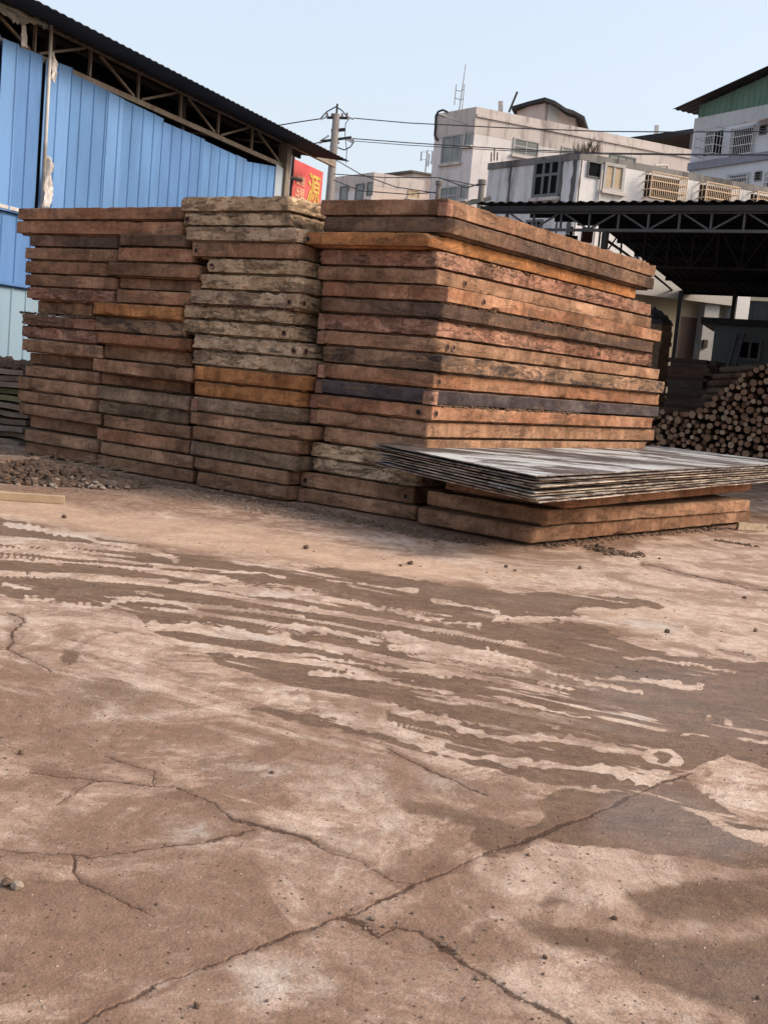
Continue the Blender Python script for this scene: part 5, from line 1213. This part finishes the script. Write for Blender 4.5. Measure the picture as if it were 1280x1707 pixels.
ld.build('rail', simple('ladder_grey', (.11, .11, .115), .6), la); ld = MB()
(aa0, zz0), (aa1, _) = HP.at(1230, 557), HP.at(1241, 557); (bb0, _), (bb1, _) = HP.at(1216, 605), HP.at(1229, 605)
for k in range(1, 9):
    f = k / 9; za_ = zz0 * (1 - f) + 1.0 * f; of = .1 + .8 * f; ld.tube(HP.w(aa0 + (bb0 - aa0) * f, za_, of), HP.w(aa1 + (bb1 - aa1) * f, za_, of), .02, 5)
ld.build('rung', simple('ladder_grey2', (.11, .11, .115), .6), la)

# ---- dark sheet stack and lumber piles
M_LUM = [simple('lumber_dark', (0.13, 0.085, 0.068), .9, .35, 5, stretch=(1, 1, 4)), simple('lumber_brown', (0.18, 0.12, 0.09), .9, .35, 5), simple('lumber_grey', (0.16, 0.13, 0.11), .9, .35, 5)]
ps = Plane(at_depth(1084, 640, 28.5), -55.3); ps2 = UU
a0, z1 = ps.at(1105, 542); a1 = ps.at(1050, 542)[0]
zz = 0; rg = random.Random(5); n = 0
M_PLY = [simple('ply_edge_a', (0.2, 0.13, 0.085), .9, .3, 8), simple('ply_edge_b', (0.26, 0.18, 0.12), .9, .3, 8)]
k = 0
while zz < z1 - .02:
    h = rg.uniform(.10, .16); j = rg.uniform(-.02, .02); o0 = ps.w(a0 + j, zz, 0) + UU * rg.uniform(-.04, .04)
    b = MB().box(o0, ps.d * (a1 - a0), UU * .62, (0, 0, h - .004)).build('plywood_bundle', M_PLY[k % 2 if rg.random() < .7 else 0], None, origin=o0)
    tag(b, 'thin bundle of dark plywood in the high square stack under the shed', 'plywood', 'plywood bundles in the high square stack'); zz += h; k += 1
tp = MB(); rg = random.Random(2)
c_ = ps.w((a0 + a1) / 2, zz, 0) + UU * .3; nx = 16; vs = []
for j in range(nx + 1):
    for i in range(nx + 1):
        u_, v_ = i / nx - .5, j / nx - .5; p = c_ + ps.d * (u_ * (a1 - a0) * 1.0) + UU * v_ * .62; hh = .32 * math.cos(u_ * 2.6) * math.cos(v_ * 2.6) + .22 * abs(mnoise.noise(Vector((u_ * 6, v_ * 6, 2)))); vs.append(Vector((p.x, p.y, zz + max(0.01, hh))))
vs2 = [v_ - Vector((0, 0, max(.008, v_.z - zz - .004))) for v_ in vs]; W_ = nx + 1; N_ = W_ * W_; fs = []
for j in range(nx):
    for i in range(nx): q_ = (j * W_ + i, j * W_ + i + 1, (j + 1) * W_ + i + 1, (j + 1) * W_ + i); fs += [q_, tuple(N_ + t_ for t_ in reversed(q_))]
for i in range(nx):
    for A, B in ((i, i + 1), (nx * W_ + i + 1, nx * W_ + i), ((i + 1) * W_, i * W_), (i * W_ + nx, (i + 1) * W_ + nx)): fs.append((B, A, N_ + A, N_ + B))
tp.add(vs + vs2, fs); tag(tp.build('tarpaulin', simple('tarp_black', (.035, .032, .032), .6, .3), None, smooth=False, origin=c_), 'crumpled dark tarpaulin heaped on top of the square plywood stack', 'tarpaulin')
# rough boards lying across, behind the logs
bp_ = Plane(at_depth(1120, 660, 29.6), -55.3); rg = random.Random(11)
a0, z1 = bp_.at(1182, 602); a1 = bp_.at(1108, 602)[0]; zz = 0.0; r = 0
while zz < z1:
    h = rg.uniform(.07, .11); 
    for c in range(4):
        o0 = bp_.w(a0 + rg.uniform(-.12, .12), zz, 0) + UU * (c * .3 + rg.uniform(-.03, .03)); tl = rg.uniform(-.004, .004)
        b = MB().box(o0, ps.d * (a1 - a0 + rg.uniform(-.2, .2)) + Vector((0, 0, tl)), UU * .26, (0, 0, h - .004)).build('rough_board', M_LUM[rg.randrange(3)], None, origin=o0)
        tag(b, 'rough dark board in the board pile behind the logs, under the shed', 'board', 'rough boards piled behind the logs')
    zz += h; r += 1

# ---- pile of round logs with their cut ends to the viewer
def end_mat():
    t = NT('log_end'); v = t.coord((1, 1, 1)); a = t.noise(v, 6, 5, .6); oi = t.new('ShaderNodeObjectInfo')
    col = t.ramp(oi.outputs['Random'], [(0, (0.24, 0.130, 0.080)), (.4, (0.35, 0.205, 0.130)), (.75, (0.45, 0.285, 0.185)), (1, (0.60, 0.44, 0.30))])
    col = t.mix(1.0, col, t.ramp(a, [(.3, .6), (.6, 1.1)]), 'MULTIPLY'); return t.fin(col, .9)
M_END = end_mat(); M_BARK = simple('log_bark', (0.16, 0.095, 0.062), .95, .4, 7, bump=.5)
LP = Plane(at_depth(1280, 700, 24.6), -62.0)
def logmesh(seed):
    rg = random.Random(seed); n = 12; m = MB(); L = rg.uniform(2.2, 2.6); rings = []
    for k, y in enumerate((0, .02, L * .5, L)):
        rr = (.94, 1, .96, .86)[k]; bx_, bz = (rg.uniform(-.2, .2), rg.uniform(-.2, .2)) if k == 2 else (0, 0)
        rings.append([Vector((rr * math.cos(t) * (1 + .08 * math.sin(2 * t + seed)) + bx_, y, rr * math.sin(t) * (1 + .05 * math.cos(3 * t + seed)) + bz)) for t in [2 * math.pi * i / n for i in range(n)]])
    vs = sum(rings, []); me = bpy.data.meshes.new('log')
    fs = [tuple(range(n)), tuple(reversed(range(3 * n, 4 * n)))]; 
    for k in range(3): fs += [(k * n + i, (k + 1) * n + i, (k + 1) * n + (i + 1) % n, k * n + (i + 1) % n) for i in range(n)]
    me.from_pydata(vs, [], fs); me.materials.append(M_END); me.materials.append(M_BARK)
    me.polygons.foreach_set('material_index', [0, 0] + [1] * (3 * n)); me.polygons.foreach_set('use_smooth', [False] * 2 + [True] * (3 * n)); me.update(); return me
LM = [logmesh(i) for i in range(6)]
# outline of the heap (photo measurements carried onto the heap's face)
OUTL = [(1040, 700), (1082, 690), (1105, 682), (1130, 684), (1165, 680), (1185, 664), (1195, 652), (1213, 642), (1232, 632), (1250, 616), (1268, 610), (1283, 604), (1310, 598), (1360, 590)]
OA = [LP.at(x, y) for x, y in OUTL]
def topz(a):
    for (p0, z0), (p1, z1_) in zip(OA[:-1], OA[1:]):
        lo, hi = min(p0, p1), max(p0, p1)
        if lo <= a <= hi: f = (a - p0) / (p1 - p0); return z0 + (z1_ - z0) * f
    return -1
rg = random.Random(21); placed = []
amin = min(p[0] for p in OA); amax = max(p[0] for p in OA)
cand = []
for _ in range(26000):
    a = rg.uniform(amin, amax); z = rg.uniform(.05, 3.2); r = rg.choice((.05, .055, .06, .065, .07, .08))
    if z + r * .6 > topz(a): continue
    if all((a - b[0]) ** 2 + (z - b[1]) ** 2 > (.93 * (r + b[2])) ** 2 for b in placed): placed.append((a, z, r))
    if len(placed) > 560: break
# keep what can be seen (in front of the sheets the lowest are hidden) and at most 300
def vis(a, z):
    v_ = CROT.transposed() @ (LP.w(a, z) - Vector((0, 0, CAMZ))); return 640 + FPX * v_.x / -v_.z, 853.5 - FPX * v_.y / -v_.z
vp = [(b, vis(b[0], b[1])) for b in placed]; vp = [b for b, (x, y) in vp if 1065 < x < 1300 and y < 775]
print('logs', len(placed), len(vp)); vp = sorted(vp, key=lambda b: -b[2])[:290]
yaw0 = math.atan2(-UU.x, UU.y)
for i, (a, z, r) in enumerate(vp):
    o = bpy.data.objects.new('log', LM[i % 6]); COL.objects.link(o); p = LP.w(a, z, rg.uniform(-.10, .22)); o.location = p; o.scale = (r, 1, r)
    o.rotation_euler = (R_(rg.uniform(-2, 2)), rg.uniform(0, 6.28), yaw0 + R_(rg.uniform(-7, 7) + 6)); tag(o, 'round log lying end-on in the heap of cut logs under the shed', 'log', 'logs lying end-on in the heap')
# dark bulk of the heap's core: soil and bark between the logs
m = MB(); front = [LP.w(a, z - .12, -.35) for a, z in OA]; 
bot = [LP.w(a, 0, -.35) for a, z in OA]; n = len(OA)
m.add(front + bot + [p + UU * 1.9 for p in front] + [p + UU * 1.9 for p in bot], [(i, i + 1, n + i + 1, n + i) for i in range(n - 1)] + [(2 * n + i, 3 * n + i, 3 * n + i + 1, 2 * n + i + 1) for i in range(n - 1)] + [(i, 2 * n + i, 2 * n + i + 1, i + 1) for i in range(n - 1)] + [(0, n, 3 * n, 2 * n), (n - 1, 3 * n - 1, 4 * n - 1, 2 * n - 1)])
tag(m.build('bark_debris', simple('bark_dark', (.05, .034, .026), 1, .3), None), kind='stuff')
# logs lying lengthwise beyond the heap's left shoulder, seen from the side
rg = random.Random(9); i = 0
for row in range(7):
    for c in range(2):
        x0 = 1163 + row * 6 + c * 2; y0 = 686 - row * 11.5; x1 = x0 + 70
        A = at_depth(x0 + rg.uniform(-6, 6), y0, 28.0 + c * .3); B = at_depth(x1, y0 - 3 + rg.uniform(-2, 2), 27.0 + c * .3)
        r = .075; m = MB(); m.tube(A, A.lerp(B, .5) + Vector((0, 0, rg.uniform(-.02, .03))), r, 10, r * 1.02, cap=True); m.tube(A.lerp(B, .5) + Vector((0, 0, .0)), B, r * 1.02, 10, r * .95)
        tag(m.build('log', M_BARK if (row + c) % 3 else M_LUM[1], None, smooth=True, origin=A), 'log lying sideways on the left shoulder of the log heap', 'log', 'logs lying sideways behind the heap')
tuft(zback(1112, 690, 6) * 1.0, .5, .25, 120, 5, simple('straw', (.17, .13, .08), .9, .4), 'dry_straw', '', 1.2)

# ================================================================== LEFT CORNER: WARPED BOARDS, RUBBLE, LOOSE TIMBER
rg = random.Random(31)
M_OLD = [simple('old_board_grey', (0.26, 0.2, 0.16), .9, .4, 3), simple('old_board_green', (0.19, 0.185, 0.10), .9, .4, 3), simple('old_board_dark', (0.20, 0.14, 0.105), .9, .4, 3)]
wb = Plane(at_depth(40, 745, 17.6), -55.3 - 4)
lv = [(738, 'lowest'), (726, 'second lowest'), (714, 'third from the ground'), (701, 'fourth from the ground'), (688, 'fifth from the ground'), (676, 'sixth from the ground'), (663, 'fifth from the top'), (652, 'fourth from the top'), (640, 'third from the top'), (628, 'second from the top'), (617, 'topmost')]
for i, (y, wd) in enumerate(lv):
    a, z = wb.at(40 - rg.uniform(0, 6) + (i % 3) * 3, y); th = .075; nu = 22; vs = []; L = 2.6; D = 1.3; o1 = rg.uniform(-.1, .1)
    for k in (1, 0):
        for j in (0, 1, 2, 3):
            for q_ in range(nu + 1):
                f = q_ / nu; p = wb.w(a + f * L, 0, 0) + UU * (o1 + D * j / 3); p.z = z - (th if k == 0 else 0) + .035 * mnoise.noise(Vector((f * 4 + i * 5, j * .7, i))) + .01 * math.sin(f * 9 + i); vs.append(p)
    W_ = nu + 1; N_ = 4 * W_; fs = []
    for j in range(3):
        for q_ in range(nu): t4 = (j * W_ + q_, j * W_ + q_ + 1, (j + 1) * W_ + q_ + 1, (j + 1) * W_ + q_); fs += [t4, tuple(N_ + t_ for t_ in reversed(t4))]
    for q_ in range(nu): fs += [(q_ + 1, q_, N_ + q_, N_ + q_ + 1), (3 * W_ + q_, 3 * W_ + q_ + 1, N_ + 3 * W_ + q_ + 1, N_ + 3 * W_ + q_)]
    for j in range(3): fs += [(j * W_, (j + 1) * W_, N_ + (j + 1) * W_, N_ + j * W_), ((j + 1) * W_ + nu, j * W_ + nu, N_ + j * W_ + nu, N_ + (j + 1) * W_ + nu)]
    tag(MB().add(vs, fs).build('warped_board', M_OLD[(0, 2, 0, 2, 0, 0, 1, 1, 0, 2, 0)[i]], None, origin=vs[0]), 'old warped board, %s in the ragged pile at the left edge' % wd, 'board', 'warped boards in the ragged pile')
a, z = wb.at(40, 612)
def heap(name, cx, cy, z0, rx, ry, h, n, seed, mat, smin, smax, rot=0.0):
    """loose lumps: many small irregular stones and clods in a mound, one stuff object"""
    rg = random.Random(seed); m = MB()
    for _ in range(n):
        t = rg.uniform(0, 6.283); d = rg.random() ** .6; x = rx * d * math.cos(t); y = ry * d * math.sin(t)
        X_ = cx + x * math.cos(rot) - y * math.sin(rot); Y_ = cy + x * math.sin(rot) + y * math.cos(rot)
        s = rg.uniform(smin, smax) * (1 if rg.random() < .8 else 1.7); zc_ = z0 + h * (1 - d) * rg.uniform(.5, 1) + s * .25
        lump(m, (X_, Y_, zc_), s, rg)
    return m.build(name, mat, None)
def lump(m, c, s, rg, flat=.65):
    t = (1 + 5 ** .5) / 2
    V = [(-1, t, 0), (1, t, 0), (-1, -t, 0), (1, -t, 0), (0, -1, t), (0, 1, t), (0, -1, -t), (0, 1, -t), (t, 0, -1), (t, 0, 1), (-t, 0, -1), (-t, 0, 1)]
    F = [(0, 11, 5), (0, 5, 1), (0, 1, 7), (0, 7, 10), (0, 10, 11), (1, 5, 9), (5, 11, 4), (11, 10, 2), (10, 7, 6), (7, 1, 8), (3, 9, 4), (3, 4, 2), (3, 2, 6), (3, 6, 8), (3, 8, 9), (4, 9, 5), (2, 4, 11), (6, 2, 10), (8, 6, 7), (9, 8, 1)]
    sx, sy, sz = rg.uniform(.7, 1.3), rg.uniform(.6, 1.1), rg.uniform(.4, .9) * flat / .65; a = rg.uniform(0, 6.28); ca, sa = math.cos(a), math.sin(a)
    vs = []
    for x, y, z in V:
        k = s / 1.9 * rg.uniform(.75, 1.2); x, y, z = x * k * sx, y * k * sy, z * k * sz; vs.append((c[0] + x * ca - y * sa, c[1] + x * sa + y * ca, c[2] + z))
    m.add(vs, F)
M_RUB = simple('rubble', (0.36, 0.22, 0.15), .95, .45, 5, bump=.5); M_CLOD = simple('clods', (0.13, 0.085, 0.06), .95, .4, 12, bump=.6); M_GRIT = simple('grit', (0.22, 0.16, 0.12), .95, .45, 9, bump=.5); M_PALEST = simple('pale_rubble', (0.30, 0.24, 0.19), .95, .3, 7, bump=.4)
p = wb.w(a + 1.2, z, 0) + UU * .6
o = heap('soil_crumbs', p.x, p.y, z - .04, 1.5, .6, .10, 900, 4, M_CLOD, .02, .07, math.atan2(wb.d.y, wb.d.x)); o['kind'] = 'stuff'
g = on_ground(30, 792); o = heap('rubble_heap', g.x, g.y, 0, 1.15, .75, .20, 3000, 5, M_RUB, .014, .048, .3); o['kind'] = 'stuff'
g = on_ground(105, 808); o = heap('rubble_heap', g.x, g.y, 0, .85, .42, .10, 120, 6, M_PALEST, .010, .034, .3); o['kind'] = 'stuff'
g = on_ground(60, 800); o = heap('rubble_heap', g.x, g.y, 0, 1.3, .6, .22, 1800, 16, M_CLOD, .014, .05, .3); o['kind'] = 'stuff'
g = on_ground(80, 792); m = MB(); rgx = random.Random(77)
for _ in range(140):
    p = g + Vector((rgx.uniform(-1.1, .9), rgx.uniform(-.5, .4), rgx.uniform(.04, .22))); t = rgx.uniform(0, 3.14); d = Vector((math.cos(t), math.sin(t), rgx.uniform(-.3, .4))) * rgx.uniform(.05, .22); m.tube(p, p + d, .006, 4)
tag(m.build('twigs', simple('twig', (.21, .155, .11), .9, .4), None), kind='stuff')
M_PLANK = simple('fresh_plank', (0.44, 0.32, 0.2), .8, .25, 3, stretch=(1, 1, 1)); 
A = on_ground(-60, 822, .04); B = on_ground(108, 833, .04); m = MB(); m.bar(A, B, .11, .07); tag(m.build('timber_plank', M_PLANK, None, origin=A), 'long clean yellowish plank lying on the ground in front of the rubble', 'plank')
A = on_ground(-60, 758, .30); B = on_ground(42, 763, .30); m = MB(); m.bar(A, B, .10, .03); tag(m.build('timber_plank', simple('grey_plank', (.2, .15, .12), .9), None, origin=A), 'short grey plank end lying on top of the rubble heap', 'plank')
A = on_ground(110, 800, .03); m = MB(); m.hexa([A, A + Vector((.62, -.18, 0)), A + Vector((.66, .02, 0)), A + Vector((.1, .14, 0))], [A + Vector((.02, 0, .06)), A + Vector((.60, -.16, .045)), A + Vector((.62, .02, .045)), A + Vector((.1, .12, .06))]); tag(m.build('flat_stone', M_GRIT, None, origin=A), 'flat shard of slab lying at the right end of the rubble heap', 'stone')
# wooden block at the right foot of the low stack
g = on_ground(1250, 884); m = MB(); bmx = on_ground(1272, 886) - on_ground(1226, 884); bmx.z = 0
m.hexa([g + bmx * -.5 + Vector((0, -.06, .005)), g + bmx * .5 + Vector((0, -.07, .005)), g + bmx * .5 + Vector((0, .06, .005)), g + bmx * -.5 + Vector((0, .06, .005))], [g + bmx * -.47 + Vector((0, -.05, .09)), g + bmx * .49 + Vector((0, -.06, .085)), g + bmx * .49 + Vector((0, .05, .085)), g + bmx * -.46 + Vector((0, .05, .095))])
tag(m.build('wooden_block', simple('block_tan', (.4, .31, .21), .85, .4, 12, dirt=(.15, .1, .07)), None, origin=g), 'chipped tan wooden block on the ground at the right foot of the low stack', 'block')
# clods and grit
def strip(pts, n, wd, seed, mat, name, s0, s1):
    rg = random.Random(seed); m = MB(); P = [on_ground(x, y) for x, y in pts]
    for _ in range(n):
        k = rg.uniform(0, len(P) - 1.001); i = int(k); p = P[i].lerp(P[i + 1], k - i); s = rg.uniform(s0, s1) * (2 if rg.random() < .06 else 1)
        lump(m, (p.x + rg.gauss(0, wd), p.y + rg.gauss(0, wd), s * .2), s, rg)
    return tag(m.build(name, mat, None), kind='stuff')
strip([(165, 790), (325, 815), (490, 845), (600, 870), (700, 890), (790, 905)], 1500, .10, 1, M_CLOD, 'soil_clods', .006, .026)
strip([(170, 800), (320, 828), (480, 855), (560, 868)], 700, .16, 12, M_GRIT, 'grit', .006, .022)
strip([(990, 912), (1020, 922), (1050, 925)], 420, .08, 2, M_CLOD, 'soil_clods', .006, .022)
strip([(900, 912), (1000, 900), (1110, 890), (1210, 880)], 500, .05, 3, M_CLOD, 'soil_clods', .006, .02)
strip([(1190, 900), (1225, 906), (1262, 912)], 60, .03, 4, M_CLOD, 'soil_clods', .008, .02)
strip([(580, 1528), (610, 1545), (660, 1545)], 14, .04, 6, M_GRIT, 'grit', .003, .007)
strip([(730, 1560), (770, 1600), (850, 1650)], 22, .03, 7, M_GRIT, 'grit', .003, .009)
strip([(800, 1390), (880, 1420), (960, 1440)], 60, .12, 8, M_CLOD, 'soil_clods', .002, .006)
rg = random.Random(66); m = MB()
for _ in range(300):
    d = rg.uniform(2.6, 10); x = rg.uniform(-.36, .36) * d; s = rg.uniform(.0018, .0045) * (1 + d * .10); lump(m, (x, d, s * .3), s, rg)
tag(m.build('grit', M_GRIT, None), kind='stuff')
m = MB()
for _ in range(140):
    d = rg.uniform(2.6, 10); x = rg.uniform(-.36, .36) * d; s = rg.uniform(.002, .005) * (1 + d * .10); lump(m, (x, d, s * .3), s, rg)
tag(m.build('soil_clods', M_CLOD, None), kind='stuff')
for x, y, s, lab in ((12, 1474, .020, 'dark clod at the left edge beside the pale stone'), (28, 1480, .018, 'pale stone at the left edge beside a dark clod'), (510, 915, .035, 'single dark stone on the tan concrete in front of the middle stacks'), (684, 941, .035, 'larger of two dark stones in front of the right-hand stack'), (668, 944, .018, 'smaller of two dark stones in front of the right-hand stack'),
                     (843, 946, .022, 'small dark stone directly before the corner of the low stack'), (858, 952, .018, 'tiny dark stone just right of the one before the low stack corner'), (966, 948, .025, 'dark stone on clean concrete right of the low stack corner'), (35, 1257, .012, 'small dark pebble alone at the left edge'), (453, 1290, .010, 'small pebble beside the faint tread marks'),
                     (328, 1679, .009, 'small round pebble near the bottom edge'), (1023, 1532, .012, 'broken brown lump on the muddy patch lower right'), (908, 1597, .010, 'pebble on the pale concrete between the two lower mud patches'), (1263, 1665, .010, 'dark pebble on the mud at the bottom right'), (1111, 1055, .022, 'dark stone at the edge of the tracks on the right'), (1258, 1053, .022, 'dark stone near the right edge above the tracks'),
                     (107, 863, .028, 'small clod on the tan concrete below the loose plank'), (1240, 998, .02, 'flat dark chip on the clean concrete at the right')):
    g = on_ground(x, y); m = MB(); lump(m, (g.x, g.y, s * .35), s, rg, .9); o = tag(m.build('stone', M_PALEST if 'pale stone at' in lab else M_CLOD, None, origin=g), lab, 'stone')
# loose dirt lying along the ledges of the big stack
for st, i, n, sd in (('D', 13, 300, 1), ('D', 4, 120, 2), ('D', 7, 140, 3), ('C', 8, 160, 4), ('A', 9, 120, 5)):
    rg = random.Random(sd); m = MB(); o = SL[(st, i)]; mw = Matrix.Translation(o.location) @ o.rotation_euler.to_matrix().to_4x4(); w = o['_w']
    for _ in range(n):
        if st == 'D': loc = Vector((w / 2 - rg.uniform(0, .03), rg.uniform(.05, 3.5), .165 + rg.uniform(0, .012)))
        else: loc = Vector((rg.uniform(-w / 2, w / 2), rg.uniform(0, .04), .165 + rg.uniform(0, .012)))
        lump(m, mw @ loc, rg.uniform(.008, .028), rg)
    tag(m.build('soil_crumbs', M_DIRT, None), kind='stuff')
for o in SL.values():
    if '_w' in o: del o['_w']
for o in (P1, P2, P3): del o['_w']
